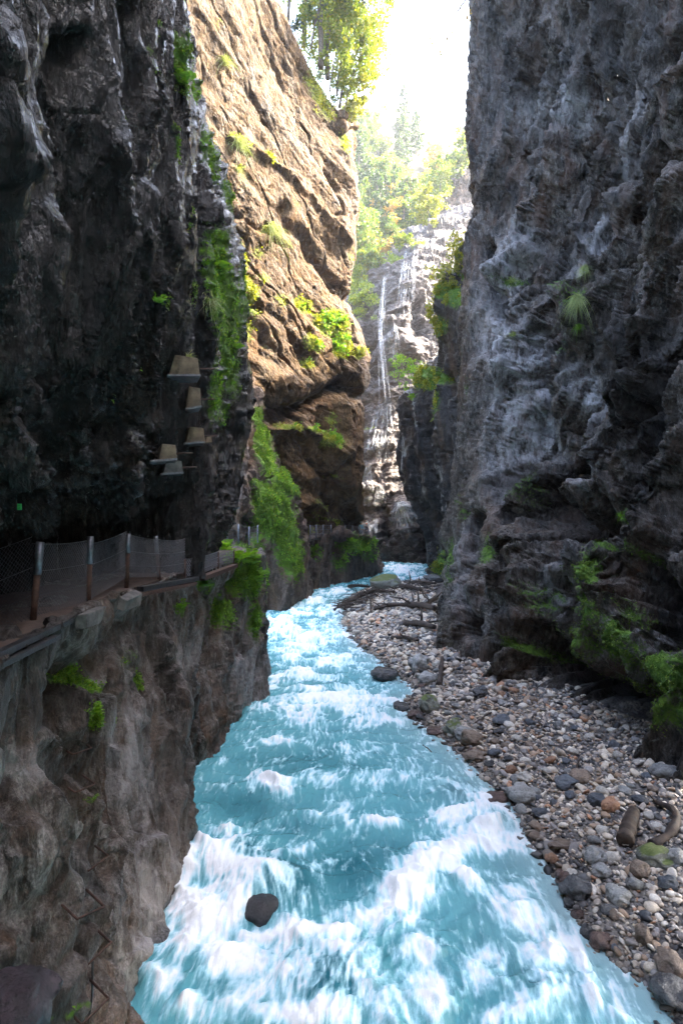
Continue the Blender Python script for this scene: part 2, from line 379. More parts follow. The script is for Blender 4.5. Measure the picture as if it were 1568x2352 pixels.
# --- near right wall
def rowE(y, xs, ds, back):
    r = [back[0], back[1]]+[P(x, y, d) for x, d in zip(xs, ds)]
    last = r[-1]
    return r+[W(last[0]+.1, 5, last[2]), W(last[0]+.3, -8, last[2])]
rowsE = []
tabE = [  # y, px of columns, depth of columns
 (-1500, (1105, 1180, 1280, 1390, 1500, 1620, 1800), (33, 31, 30, 28, 26, 24, 20.)),
 (-600, (1085, 1170, 1270, 1380, 1490, 1600, 1800), (34, 31, 29, 27, 24.5, 22.5, 19)),
 (0,    (1075, 1160, 1260, 1370, 1480, 1590, 1800), (34, 31, 28.5, 26, 23.2, 20.8, 17.5)),
 (200,  (1072, 1150, 1250, 1360, 1470, 1590, 1800), (34, 31, 28.2, 25.4, 22.6, 20, 16.6)),
 (400,  (1068, 1140, 1240, 1350, 1460, 1580, 1800), (34, 31, 28, 25, 22, 19.3, 15.8)),
 (470,  (1098, 1150, 1240, 1350, 1460, 1580, 1800), (34.5, 31, 27.8, 24.8, 21.8, 19., 15.5)),
 (560,  (1070, 1135, 1235, 1345, 1455, 1580, 1800), (34, 30.8, 27.4, 24.3, 21.2, 18.5, 15)),
 (640,  (1062, 1125, 1230, 1340, 1450, 1580, 1800), (34, 30.6, 27, 23.8, 20.8, 18.2, 14.6)),
 (800,  (1050, 1115, 1220, 1330, 1450, 1580, 1800), (33.5, 30, 26.2, 23, 20.1, 17.6, 14)),
 (1000, (1040, 1100, 1210, 1320, 1440, 1580, 1800), (33, 28.8, 25, 22, 19.3, 17, 13.3)),
 (1200, (1030, 1090, 1200, 1315, 1440, 1580, 1800), (31, 27.2, 23.6, 20.6, 18.2, 16, 12.6)),
 (1310, (1010, 1085, 1195, 1310, 1440, 1580, 1800), (29.5, 25.8, 22.4, 19.7, 17.5, 15.4, 12.2)),
 (1410, (1000, 1080, 1190, 1310, 1440, 1580, 1800), (28, 24.6, 21.4, 18.9, 16.8, 14.8, 11.8)),
 (1500, (1003, 1080, 1190, 1310, 1440, 1580, 1800), (27.4, 23.7, 20.6, 18.5, 16.2, 14.3, 11.5)),
 (1600, (1010, 1083, 1200, 1320, 1440, 1580, 1800), (27, 23, 20.2, 18.1, 15.8, 13.8, 11.2)),
 (1800, (1020, 1090, 1210, 1330, 1450, 1590, 1800), (27, 23, 20, 18, 15.5, 13.4, 10.8))]
for y, xs, ds in tabE:
    p = P(xs[0], y, ds[0])
    rowsE.append(rowE(y, xs, ds, (W(p[0]+14, p[1]+7, p[2]), W(p[0]+3.0, p[1]+3.2, p[2]))))
for r in rowsE[:1]:
    pass
rowsE.insert(0, [W(q[0]+12, q[1]+(4 if i < 4 else 0), rowsE[0][0][2]+2) for i, q in enumerate(rowsE[0])])
featE = [
 ([(1510, 100), (1430, 400), (1350, 560), (1290, 700), (1215, 860), (1190, 1000), (1150, 1090)], 24, -1.1),
 ([(1400, -100), (1330, 200), (1260, 420), (1180, 640), (1130, 800)], 18, -.6),
 ([(1265, 1060), (1240, 1140), (1280, 1210), (1340, 1190)], 36, -1.3),
 ([(1225, 1500), (1290, 1535), (1345, 1590), (1400, 1650)], 36, -2.0),
 ([(1500, 1330), (1540, 1410), (1590, 1440)], 34, -1.0),
 ([(1160, 1180), (1145, 1290), (1141, 1384), (1130, 1477), (1096, 1534)], 16, -1.3),
 ([(1105, 560), (1112, 640), (1150, 720)], 13, -.8),
 ([(1085, 1180), (1072, 1300), (1060, 1450)], 9, -.6),
 ([(1330, 1270), (1380, 1310), (1440, 1450), (1500, 1530)], 34, 1.0),
 ([(1340, 1400), (1400, 1500)], 30, .4),
 ([(1360, 600), (1310, 700), (1330, 760)], 30, .8),
 ([(1160, 640), (1180, 700), (1170, 800), (1200, 900)], 26, .7),
 ([(1180, 1200), (1210, 1330), (1200, 1450), (1160, 1540)], 30, .8),
 ([(1568, 420), (1500, 620), (1440, 800), (1420, 900)], 40, .8),
 ([(1560, 850), (1490, 930), (1380, 1010), (1330, 1080)], 16, -.7)]
mossE = [(1400, 1330, 26, 75, -20, 1.), (1355, 1330, 30, 70, 0, .8), (1390, 1430, 50, 40, 0, .95), (1440, 1490, 60, 55, 20, .95), (1520, 1560, 75, 50, 35, 1.), (1555, 1640, 50, 60, 0, .8),
 (1160, 1470, 45, 22, 25, .85), (1130, 1440, 30, 14, 0, .7), (1420, 1180, 16, 30, 0, .8), (1500, 1290, 60, 16, 35, .7), (1375, 1250, 30, 14, 0, .6),
 (1330, 690, 35, 60, 0, .5), (1170, 640, 45, 18, -10, .6), (1280, 790, 26, 40, 0, .5), (1395, 900, 30, 50, 10, .4), (1110, 1260, 14, 50, 10, .6), (1050, 1180, 12, 60, 5, .5), (1025, 1300, 14, 60, 5, .7), (1290, 1450, 60, 30, 0, .5), (1070, 900, 16, 60, 0, .45), (1600, 1000, 60, 80, 0, .3), (1240, 1380, 40, 60, 0, .5), (1350, 1480, 60, 60, 0, .7), (1480, 1420, 30, 60, -30, .5), (1300, 1340, 30, 60, 0, .6), (1430, 1560, 60, 40, 20, .6), (1568, 1560, 60, 60, 0, .9), (1360, 1540, 50, 30, 20, .5), (1200, 1500, 40, 30, 0, .5), (1020, 1270, 14, 60, 0, .6), (1190, 1120, 20, 60, 20, .5)]
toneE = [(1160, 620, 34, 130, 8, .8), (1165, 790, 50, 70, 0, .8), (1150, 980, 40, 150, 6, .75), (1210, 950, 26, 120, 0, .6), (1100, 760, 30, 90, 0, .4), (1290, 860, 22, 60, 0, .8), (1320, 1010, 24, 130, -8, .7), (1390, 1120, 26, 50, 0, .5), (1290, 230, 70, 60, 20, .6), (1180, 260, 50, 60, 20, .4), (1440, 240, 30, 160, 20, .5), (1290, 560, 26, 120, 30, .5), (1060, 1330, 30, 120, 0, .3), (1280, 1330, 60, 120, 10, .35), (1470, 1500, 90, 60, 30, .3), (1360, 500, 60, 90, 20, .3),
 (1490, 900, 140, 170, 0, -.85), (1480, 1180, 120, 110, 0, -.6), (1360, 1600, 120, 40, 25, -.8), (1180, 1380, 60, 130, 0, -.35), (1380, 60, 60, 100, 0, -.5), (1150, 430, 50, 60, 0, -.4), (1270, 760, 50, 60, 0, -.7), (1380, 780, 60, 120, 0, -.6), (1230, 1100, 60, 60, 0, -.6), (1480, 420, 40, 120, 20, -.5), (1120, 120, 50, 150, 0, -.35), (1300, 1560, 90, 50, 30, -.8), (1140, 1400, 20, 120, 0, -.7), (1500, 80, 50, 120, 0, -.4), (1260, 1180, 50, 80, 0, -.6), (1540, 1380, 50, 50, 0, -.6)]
featE = [(f[0], f[1]*1.15, f[2]*(2.4 if f[2] < 0 else 1.1)) for f in featE]
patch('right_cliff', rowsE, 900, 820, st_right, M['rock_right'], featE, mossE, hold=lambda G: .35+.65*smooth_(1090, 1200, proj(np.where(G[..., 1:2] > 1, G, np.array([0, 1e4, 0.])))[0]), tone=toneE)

# --- near left overhanging wall and its roof over the path
def rowF(y, xs, Xs, wrap):
    r = []
    for x, X in zip(xs, Xs):
        d = X*F/(x-CX); r.append(P(x, y, d))
    return [W(r[0][0]-.1, -7, r[0][2]), W(r[0][0]-.0, 0, r[0][2])]+r+[W(r[-1][0]-1.1, r[-1][1]+.9, r[-1][2]), W(r[-1][0]-7, r[-1][1]+1.5, r[-1][2])]
tabF = [
 (-1400, (-500, -80, 80, 200, 300, 375, 400), (-2.7, -2.7, -2.8, -2.9, -2.9, -2.9, -3.0)),
 (-500, (-500, -60, 90, 210, 310, 385, 408), (-2.7, -2.6, -2.7, -2.8, -2.8, -2.8, -2.9)),
 (0,   (-500, -40, 90, 215, 315, 395, 414), (-2.6, -2.5, -2.6, -2.8, -2.8, -2.8, -3.0)),
 (180, (-500, -30, 95, 220, 320, 405, 428), (-2.6, -2.5, -2.6, -2.8, -2.8, -2.9, -3.05)),
 (300, (-500, -30, 95, 220, 330, 425, 452), (-2.6, -2.5, -2.7, -2.8, -2.8, -2.9, -3.1)),
 (550, (-500, -30, 95, 225, 335, 435, 463), (-2.6, -2.6, -2.8, -2.9, -2.9, -3.0, -3.2)),
 (780, (-500, -30, 95, 230, 345, 435, 468), (-2.7, -2.7, -2.9, -3.0, -3.3, -3.5, -3.4)),
 (880, (-500, -30, 95, 230, 350, 445, 475), (-2.8, -2.9, -3.0, -3.2, -3.6, -3.7, -3.6)),
 (980, (-500, -30, 95, 235, 355, 450, 490), (-3.0, -3.1, -3.2, -3.4, -3.7, -3.8, -3.7)),
 (1060, (-500, -30, 100, 240, 360, 455, 495), (-3.3, -3.4, -3.5, -3.7, -3.9, -3.9, -3.8)),
 (1120, (-500, -30, 100, 240, 360, 455, 497), (-3.6, -3.7, -3.9, -4.1, -4.2, -4.0, -3.9)),
 (1160, (-500, -30, 100, 245, 365, 455, 490), (-4.2, -4.4, -4.6, -4.7, -4.6, -4.2, -4.1))]
rowsF = [rowF(*t, None) for t in tabF]
lip = rowsF[-1]
rowsF.insert(0, [W(q[0]-8, q[1], q[2]+1) for q in rowsF[0]])
rowsF.append([W(min(q[0]-.6, -5.4 if i < 7 else q[0]-.3), q[1], max(7.3, q[2]+.05)) for i, q in enumerate(lip)])
rowsF.append([W(min(q[0]-.9, -6.0 if i < 7 else q[0]-.4), q[1]+.1, 6.8) for i, q in enumerate(lip)])
rowsF.append([W(min(q[0]-.9, -6.0 if i < 7 else q[0]-.4), q[1]+.2, 5.2) for i, q in enumerate(lip)])
featF = [([(470, 250), (475, 600), (470, 850)], 12, -.3), ([(375, 880), (340, 960), (250, 1010)], 30, -.25), ([(400, 1180), (300, 1140), (120, 1120), (-20, 1150)], 20, -.2),
 ([(230, 1030), (330, 1020), (350, 1050), (300, 1070), (200, 1060)], 22, .3), ([(0, 1075), (120, 1100), (230, 1110)], 18, .25),
 ([(285, 0), (285, 200), (300, 400)], 24, -.3), ([(200, 100), (190, 300), (160, 600)], 22, -.3), ([(110, 0), (100, 300)], 18, -.25)]
mossF = [(415, 140, 12, 90, 0, .85), (400, 330, 12, 90, 0, .6), (375, 60, 16, 60, 0, .5), (290, 300, 12, 90, 0, .45), (265, 880, 8, 80, 0, .5), (300, 560, 30, 20, 0, .4), (440, 500, 14, 60, 0, .5), (360, 690, 24, 24, 0, .5), (150, 420, 10, 50, 0, .35), (330, 130, 12, 60, 0, .5), (460, 660, 10, 80, 0, .5)]
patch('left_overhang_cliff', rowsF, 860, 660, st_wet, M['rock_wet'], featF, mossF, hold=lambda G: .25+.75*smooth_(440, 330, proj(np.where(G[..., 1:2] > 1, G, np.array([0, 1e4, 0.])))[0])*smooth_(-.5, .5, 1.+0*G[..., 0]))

# --- green buttress just behind the overhang (runs down to the rock nose by the path)
tabB = [  # y, xs, ds
 (-900, (330, 380, 410, 415), (15, 16, 17, 18)),
 (0,   (350, 395, 415, 420), (15, 16, 17, 18)),
 (180, (380, 410, 428, 436), (15, 16, 17, 18)),
 (260, (400, 430, 452, 462), (15, 16.3, 17.5, 18.5)),
 (370, (430, 465, 498, 510), (15, 16.5, 17.8, 19)),
 (470, (440, 475, 512, 526), (15, 16.8, 18.5, 20)),
 (600, (440, 480, 530, 546), (15, 17, 18.8, 20.5)),
 (740, (445, 490, 538, 551), (15.2, 17, 19, 21)),
 (870, (450, 500, 550, 566), (15.4, 17.4, 19.6, 21.6)),
 (1000, (450, 495, 540, 556), (15.2, 17.2, 19.4, 21.5)),
 (1120, (440, 480, 520, 532), (15., 16.6, 18.6, 20.5)),
 (1200, (430, 465, 500, 510), (14.8, 16.2, 17.6, 19.)),
 (1260, (430, 455, 480, 487), (14.7, 15.6, 16.6, 17.6)),
 (1330, (435, 455, 470, 476), (14.7, 15.3, 16.0, 17))]
rowsB = []
for y, xs, ds in tabB:
    r = [P(x, y, d) for x, d in zip(xs, ds)]
    rowsB.append([r[0]+W(-4, -.5, 0)]+r+[r[-1]+W(-1.2, 1.4, 0), r[-1]+W(-8, 2.5, 0)])
mossB = [(480, 350, 30, 90, -15, .9), (500, 300, 20, 60, -30, .9), (430, 210, 22, 50, 0, .9), (495, 680, 38, 170, -8, 1.1), (520, 820, 30, 110, -8, 1.), (490, 900, 22, 110, 0, .75), (540, 700, 18, 120, 0, 1.), (520, 450, 18, 70, -10, .8), (515, 960, 18, 80, 8, .6), (490, 560, 22, 60, 0, .9)]
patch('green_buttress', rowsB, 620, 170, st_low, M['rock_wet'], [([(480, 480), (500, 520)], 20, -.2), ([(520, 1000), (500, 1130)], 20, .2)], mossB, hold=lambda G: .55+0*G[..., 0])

# --- lower left wall under the path
def gcol(xt, yt, dt, xb, yb, db, n=7, bulge=0.):
    a, b = P(xt, yt, dt), P(xb, yb, db)
    return [a*(1-t)+b*t+W(bulge*math.sin(math.pi*t), 0, 0) for t in np.linspace(0, 1, n)]
colsG = [gcol(-700, 2200, 1.6, -700, 5200, 2.4), gcol(-260, 1730, 3.6, 60, 3100, 4.8), gcol(0, 1535, 5.4, 290, 2352, 7.9, bulge=-.3), gcol(140, 1440, 7.4, 335, 2180, 9.3, bulge=-.2), gcol(270, 1375, 10.0, 372, 2078, 10.36, bulge=.1),
 gcol(350, 1348, 12.2, 405, 1945, 12.3, bulge=.1), gcol(410, 1325, 14.2, 410, 1790, 15.1), gcol(440, 1318, 15.2, 470, 1762, 15.9, bulge=-.1), gcol(480, 1305, 17, 512, 1738, 16.5, bulge=-.2), gcol(510, 1295, 18.3, 532, 1662, 19), gcol(560, 1285, 20, 600, 1612, 21.2, bulge=-.1),
 gcol(606, 1280, 21.2, 621, 1598, 21.8, bulge=-.05), gcol(603, 1270, 23.5, 612, 1570, 23.6), gcol(560, 1262, 26, 560, 1520, 26), gcol(300, 1255, 30, 300, 1500, 30)]
rowsG = []
inner = [c[0]+W(-1.9, 0, .05) for c in colsG]
rowsG.append([p+W(-1.5, 0, -.02) for p in inner]); rowsG.append(inner)
rowsG.append([c[0]+W(-.25, 0, .02) for c in colsG])
for k in range(7): rowsG.append([c[k] for c in colsG])
rowsG.append([c[-1]+W(-.1, 0, -1.4) for c in colsG])
featG = [([(180, 1500), (170, 1650), (200, 1800)], 26, -.4), ([(300, 1430), (250, 1520), (120, 1600)], 30, -.35), ([(130, 1700), (250, 2000), (290, 2200)], 22, .25), ([(0, 1900), (70, 2150), (80, 2352)], 30, .25),
 ([(470, 1330), (500, 1450), (480, 1600)], 14, -.35), ([(540, 1340), (560, 1500)], 12, -.3)]
mossG = [(575, 1330, 40, 60, 0, 1.1), (590, 1420, 22, 60, 0, .95), (480, 1345, 32, 34, 0, .8), (520, 1400, 24, 60, 0, .7), (415, 1400, 18, 22, 0, .8), (235, 1545, 42, 30, 10, .75), (220, 1640, 14, 50, 0, .7), (320, 1510, 30, 35, 0, .45), (215, 1840, 16, 10, 0, .6), (340, 1560, 8, 40, 0, .6), (270, 1650, 10, 50, 0, .5), (120, 1770, 16, 12, 0, .5), (60, 2350, 50, 14, 0, .5), (430, 1280, 60, 20, 0, 0), (540, 1285, 50, 20, 0, .7), (495, 1480, 14, 30, 0, .6)]
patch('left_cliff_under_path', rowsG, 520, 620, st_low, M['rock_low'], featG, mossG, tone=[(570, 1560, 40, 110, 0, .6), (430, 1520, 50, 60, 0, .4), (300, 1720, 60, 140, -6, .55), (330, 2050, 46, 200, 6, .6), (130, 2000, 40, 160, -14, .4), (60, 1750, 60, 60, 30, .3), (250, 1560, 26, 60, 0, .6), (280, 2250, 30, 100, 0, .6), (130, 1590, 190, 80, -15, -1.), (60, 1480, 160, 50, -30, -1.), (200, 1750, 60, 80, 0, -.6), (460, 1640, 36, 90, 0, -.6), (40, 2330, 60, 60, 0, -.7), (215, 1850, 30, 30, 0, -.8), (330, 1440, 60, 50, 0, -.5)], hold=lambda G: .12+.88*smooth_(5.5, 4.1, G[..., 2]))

# --- middle left: grey rock with a tunnel and the mossy spur
tabH = [
 (640,  (400, 440, 480, 500, 512, 520, 528), (44, 42, 41, 41, 41.5, 43, 46)),
 (820,  (420, 470, 505, 530, 545, 552, 558), (43, 41, 40, 40, 41, 42.5, 46)),
 (930,  (430, 490, 530, 560, 575, 582, 588), (42, 40, 39, 39.5, 41, 42.5, 46)),
 (1000, (430, 490, 535, 572, 594, 606, 614), (41, 39, 38.4, 39, 41, 42.8, 46)),
 (1065, (430, 490, 540, 580, 606, 622, 632), (41, 39, 38, 38.6, 40.4, 42.8, 46)),
 (1130, (430, 490, 545, 590, 632, 662, 676), (40, 38.4, 37.4, 38.2, 40, 42.4, 45)),
 (1180, (430, 490, 548, 600, 650, 674, 684), (40, 38.2, 37.0, 38, 39.8, 42.4, 45)),
 (1240, (430, 490, 548, 602, 656, 688, 697), (40, 38.4, 37.4, 38, 39.6, 42.6, 45)),
 (1310, (430, 500, 560, 606, 664, 698, 707), (40, 38.4, 37.8, 38.2, 39.6, 42.6, 45)),
 (1370, (440, 520, 575, 612, 664, 700, 708), (40, 38.6, 38.4, 38.6, 39.8, 42.8, 45)),
 (1430, (450, 530, 580, 620, 668, 698, 706), (40, 38.8, 38.6, 39, 40.2, 43, 45))]
rowsH = [[P(xs[0], y, ds[0])+W(-6, 1, 0)]+[P(x, y, d) for x, d in zip(xs, ds)]+[P(xs[-1], y, ds[-1])+W(-3, 3, 0)] for y, xs, ds in tabH]
featH = [([(574, 1208), (578, 1226)], 20, -2.6, 4), ([(495, 1232), (555, 1232)], 14, -1.2, 4), ([(600, 960), (585, 1050), (592, 1130), (600, 1190)], 10, -.6)]
mossH = [(597, 985, 14, 60, -25, 1.1), (612, 1050, 16, 60, -10, 1.1), (650, 1110, 30, 46, -30, 1.1), (625, 1180, 46, 90, -15, 1.05), (665, 1270, 38, 90, -10, .95), (600, 1270, 22, 60, 0, .7), (555, 1260, 40, 20, 0, .6)]
patch('mossy_spur', rowsH, 470, 330, st_brown, M['rock_brown'], featH, mossH)

# --- big warm wall
tabI = [
 (-350, (390, 440, 500, 560, 600, 625, 640, 646), (36, 39, 42, 45, 47.5, 50, 52, 56)),
 (-150, (390, 440, 500, 560, 610, 650, 668, 676), (36, 39, 42, 45, 48, 50, 52.5, 56)),
 (60,  (390, 445, 510, 580, 640, 685, 706, 714), (36, 39, 42, 45, 48, 50.5, 52.5, 56)),
 (140, (390, 450, 520, 590, 655, 704, 726, 733), (36, 39, 42, 45, 48, 50.6, 52.6, 56)),
 (230, (400, 455, 530, 605, 670, 724, 750, 757), (36, 39, 42, 45, 48, 50.8, 52.8, 56)),
 (300, (400, 460, 540, 620, 690, 755, 795, 802), (36, 39, 42, 45.2, 48.4, 51.5, 54, 58)),
 (420, (400, 465, 545, 625, 700, 765, 806, 814), (36, 39, 42, 45.4, 48.6, 51.8, 54, 58)),
 (520, (400, 470, 550, 630, 705, 768, 808, 815), (36.5, 39.4, 42.4, 45.6, 48.8, 52, 54.2, 58)),
 (620, (400, 470, 550, 630, 700, 762, 798, 806), (37, 39.8, 42.6, 45.8, 49, 52, 54.4, 58)),
 (700, (400, 470, 550, 630, 700, 760, 793, 801), (37, 39.8, 42.6, 45.8, 49, 52, 54.4, 58)),
 (790, (400, 480, 560, 640, 710, 780, 824, 833), (37.5, 40, 42.8, 45.6, 48.6, 51.6, 54, 58)),
 (870, (400, 480, 560, 640, 715, 785, 832, 841), (37.5, 40, 42.8, 45.4, 48.4, 51.4, 53.8, 58)),
 (925, (400, 480, 560, 640, 715, 780, 820, 829), (37.5, 40, 42.8, 45.2, 48.2, 51.4, 53.8, 58)),
 (985, (400, 480, 560, 640, 715, 782, 824, 832), (38, 41, 43.8, 46.2, 48.6, 51.6, 54, 58)),
 (1100, (400, 480, 560, 640, 715, 782, 820, 828), (38.5, 41.4, 44.2, 46.4, 48.8, 51.8, 54.4, 58)),
 (1200, (410, 490, 570, 650, 720, 780, 814, 824), (39, 41.8, 44.4, 46.6, 50.5, 56.5, 61.5, 66)),
 (1260, (420, 500, 580, 660, 722, 778, 812, 822), (39, 42, 44.6, 47, 51, 57.5, 62.5, 67)),
 (1330, (430, 510, 590, 670, 724, 778, 810, 820), (39, 42, 45, 47.4, 51.5, 58, 63, 68))]
rowsI = [[P(xs[0], y, ds[0])+W(-6, -4, 0)]+[P(x, y, d) for x, d in zip(xs, ds)]+[P(xs[-1], y, ds[-1])+W(-1.5, 4, 0), P(xs[-1], y, ds[-1])+W(-12, 22, 0)] for y, xs, ds in tabI]
# the rim: the wall stops at the tree line and goes back as a wooded slope
rim = [(390, -420), (440, -330), (500, -230), (560, -120), (625, -10), (690, 70), (735, 150), (760, 225)]
rowsI = [r for (t, r) in zip(tabI, rowsI) if t[0] >= 300]
def rimrow(k, lift, back):
    r = []
    xs = (400, 460, 540, 620, 690, 752, 792, 800); ds = tabI[5][2]
    ys = (-520, -380, -230, -60, 60, 190, 262, 275)
    for x, d, y in zip(xs, ds, ys):
        y2 = 300+(y-300)*k
        q = P(x-(1-abs(1))*0-(k*(300-y)*.10 if x > 600 else 0), y2, d); r.append(q+W(-.55*back, .85*back, lift))
    return [r[0]+W(-6, -4, 0)]+r+[r[-1]+W(-1.5, 4, 0), r[-1]+W(-12, 22, 0)]
top = [rimrow(1, 6, 14), rimrow(1, 1.2, 4), rimrow(1, 0, .6), rimrow(.92, 0, 0), rimrow(.7, 0, 0), rimrow(.45, 0, 0), rimrow(.2, 0, 0)]
featI = [([(566, 928), (610, 945), (650, 958), (700, 935), (760, 900), (810, 880)], 15, -1.5), ([(600, 870), (700, 890)], 30, .8), ([(795, 880), (822, 905)], 12, -2.2),
 ([(700, 1200), (706, 1222)], 19, -3.2, 4), ([(470, 480), (560, 500), (650, 560)], 8, -.4), ([(520, 320), (600, 370), (700, 430), (790, 560)], 8, .5), ([(640, 480), (700, 550), (760, 640), (800, 690)], 11, -.7),
 ([(600, 980), (680, 985), (745, 1005), (790, 1045)], 12, .8), ([(640, 1060), (660, 1120)], 14, -1.0), ([(680, 990), (730, 1090), (790, 1120)], 6, -.5), ([(750, 940), (745, 1050), (760, 1180)], 12, -.8), ([(795, 930), (800, 1050), (810, 1180)], 16, .8),
 ([(680, 1150), (730, 1160), (760, 1200)], 14, .8), ([(560, 690), (640, 740), (700, 800)], 9, -.5), ([(700, 800), (735, 900)], 9, -.6)]
mossI = [(555, 620, 14, 90, 0, .9), (575, 690, 18, 60, 0, .9), (590, 580, 26, 22, 30, .6), (620, 530, 34, 16, 25, .75), (660, 560, 24, 14, 30, .6), (540, 330, 44, 8, 25, .75), (610, 370, 34, 8, 30, .7), (680, 470, 28, 8, 30, .55),
 (520, 140, 34, 9, 25, .6), (545, 390, 12, 12, 0, .7), (600, 640, 24, 20, 0, .6), (640, 690, 30, 26, 0, .6), (700, 700, 36, 24, 20, .8), (760, 740, 46, 34, 30, 1.), (790, 790, 26, 40, 0, .9), (720, 790, 34, 18, 35, .9), (720, 830, 24, 16, 10, .8), (825, 810, 16, 20, 0, .8), (690, 985, 80, 10, 8, .8), (760, 1010, 30, 26, 0, .9), (770, 965, 14, 28, 0, .7), (780, 1100, 22, 12, 0, .6), (740, 210, 22, 90, -25, .8), (700, 90, 20, 60, -30, .8), (790, 330, 16, 60, 0, .6), (800, 590, 10, 50, 0, .6), (750, 320, 40, 8, 40, .5), (500, 60, 18, 30, 0, .5), (730, 1190, 30, 60, 0, .6), (770, 1220, 30, 40, 0, .7), (620, 800, 40, 10, 20, .4), (570, 760, 16, 50, 0, .6), (740, 260, 40, 10, 40, .6), (620, 1000, 20, 12, 0, .7)]
patch('sunlit_cliff', top+rowsI, 760, 560, st_warm, M['rock_warm'], featI, mossI)

# --- ledge wall carrying the far path
colsL = []
for xt, yt, dt, xb, yb, db in ((640, 1232, 46, 650, 1400, 43), (700, 1236, 46, 708, 1374, 47), (715, 1234, 48, 735, 1362, 49.5), (755, 1231, 51, 790, 1346, 53), (800, 1228, 54, 838, 1337, 57), (838, 1234, 56.5, 868, 1330, 60), (850, 1238, 60, 880, 1318, 63), (842, 1236, 66, 868, 1294, 70), (800, 1234, 72, 820, 1280, 76)):
    colsL.append(gcol(xt, yt, dt, xb, yb, db, 5))
rowsL = [[c[0]+W(-6, 3, .1) for c in colsL], [c[0]+W(-.5, .3, .05) for c in colsL]]+[[c[k] for c in colsL] for k in range(5)]+[[c[-1]+W(0, 0, -1.5) for c in colsL]]
mossL = [(820, 1250, 40, 24, 0, 1.1), (845, 1275, 20, 24, 0, .7), (790, 1290, 24, 40, 0, .6), (730, 1270, 16, 40, 0, .6), (700, 1262, 12, 40, 0, .5), (800, 1320, 40, 10, 0, .3)]
patch('far_ledge_cliff', rowsL, 200, 260, lambda Q: tuple(a*.6 for a in st_brown(Q)), M['rock_brown'], [([(720, 1250), (728, 1350)], 9, -.8), ([(760, 1260), (775, 1345)], 7, -.6)], mossL)

# --- waterfall cliff
tabC = [
 (560, (700, 800, 850, 900, 925, 950, 990, 1040, 1110), (104, 104, 102, 98, 96, 94, 92, 92, 92)),
 (640, (700, 790, 830, 870, 900, 940, 985, 1040, 1110), (98, 97, 95, 92, 90, 89, 88, 90, 92)),
 (740, (700, 790, 830, 870, 905, 945, 985, 1040, 1110), (95, 92, 90, 87, 84.5, 84, 86, 89, 91)),
 (830, (700, 790, 830, 870, 905, 945, 985, 1040, 1110), (92, 90, 87.5, 86, 84, 84, 86, 88, 90)),
 (910, (700, 790, 830, 870, 905, 945, 985, 1040, 1110), (90, 88, 86, 84.5, 83.5, 84, 85, 87, 89)),
 (1000, (700, 790, 830, 868, 900, 940, 985, 1040, 1110), (88, 86, 83, 81, 81, 83, 84, 86, 88)),
 (1060, (700, 790, 830, 865, 900, 940, 985, 1040, 1110), (86, 84, 81.5, 79.5, 80, 82, 83, 85, 87)),
 (1120, (700, 790, 830, 860, 895, 935, 985, 1040, 1110), (84, 82, 79.5, 77.5, 78, 79, 80, 84, 86)),
 (1180, (700, 790, 830, 858, 895, 935, 985, 1040, 1110), (82, 80, 78, 76.5, 76.5, 75.5, 77, 82, 84)),
 (1240, (700, 790, 830, 862, 895, 935, 985, 1040, 1110), (80, 78, 76.5, 75.5, 75, 73.5, 74.5, 80, 82)),
 (1290, (700, 790, 830, 870, 905, 945, 985, 1040, 1110), (78, 76, 75, 74.5, 73.8, 72.4, 72.5, 77, 80)),
 (1330, (700, 790, 830, 870, 905, 945, 985, 1040, 1110), (77, 75, 74.5, 74, 73.2, 71.8, 71.8, 76, 79))]
rowsC = [[P(x, y, d) for x, d in zip(xs, ds)] for y, xs, ds in tabC]
# edge line: the top row follows the rock rim climbing to the right
rt = [(700, 700, 104), (790, 655, 100), (835, 640, 97), (872, 615, 94), (905, 590, 92), (950, 545, 91), (985, 530, 92), (1040, 500, 95), (1110, 480, 98)]
rowsC = [[P(x, y-18, d)+W(0, 30, 14) for x, y, d in rt], [P(x, y, d)+W(0, 1.5, .5) for x, y, d in rt]]+rowsC[1 if False else 2:]
featC = [([(840, 720), (850, 830)], 12, -1.4), ([(870, 640), (880, 760), (870, 860)], 9, -.6), ([(900, 740), (925, 790), (960, 830)], 14, 1.0), ([(960, 700), (975, 760)], 16, -3.0), ([(830, 840), (880, 860), (950, 830)], 8, -.8), ([(820, 910), (900, 905)], 8, .6),
 ([(835, 1128), (885, 1118)], 14, 1.4), ([(880, 1170), (893, 1230)], 10, -1.6), ([(925, 1160), (950, 1230)], 24, 1.2), ([(868, 1120), (885, 1060), (880, 1000)], 12, -.7)]
mossC = [(820, 660, 40, 18, 0, 1.), (850, 690, 26, 24, 0, .7), (820, 700, 22, 40, 0, .7), (890, 600, 40, 9, -25, .9), (860, 730, 18, 14, 0, .5), (840, 980, 22, 10, 0, .5), (960, 560, 30, 8, -20, .6), (900, 690, 20, 6, 0, .4)]
patch('waterfall_cliff', rowsC, 430, 360, st_fall, M['rock_fall'], featC, mossC)
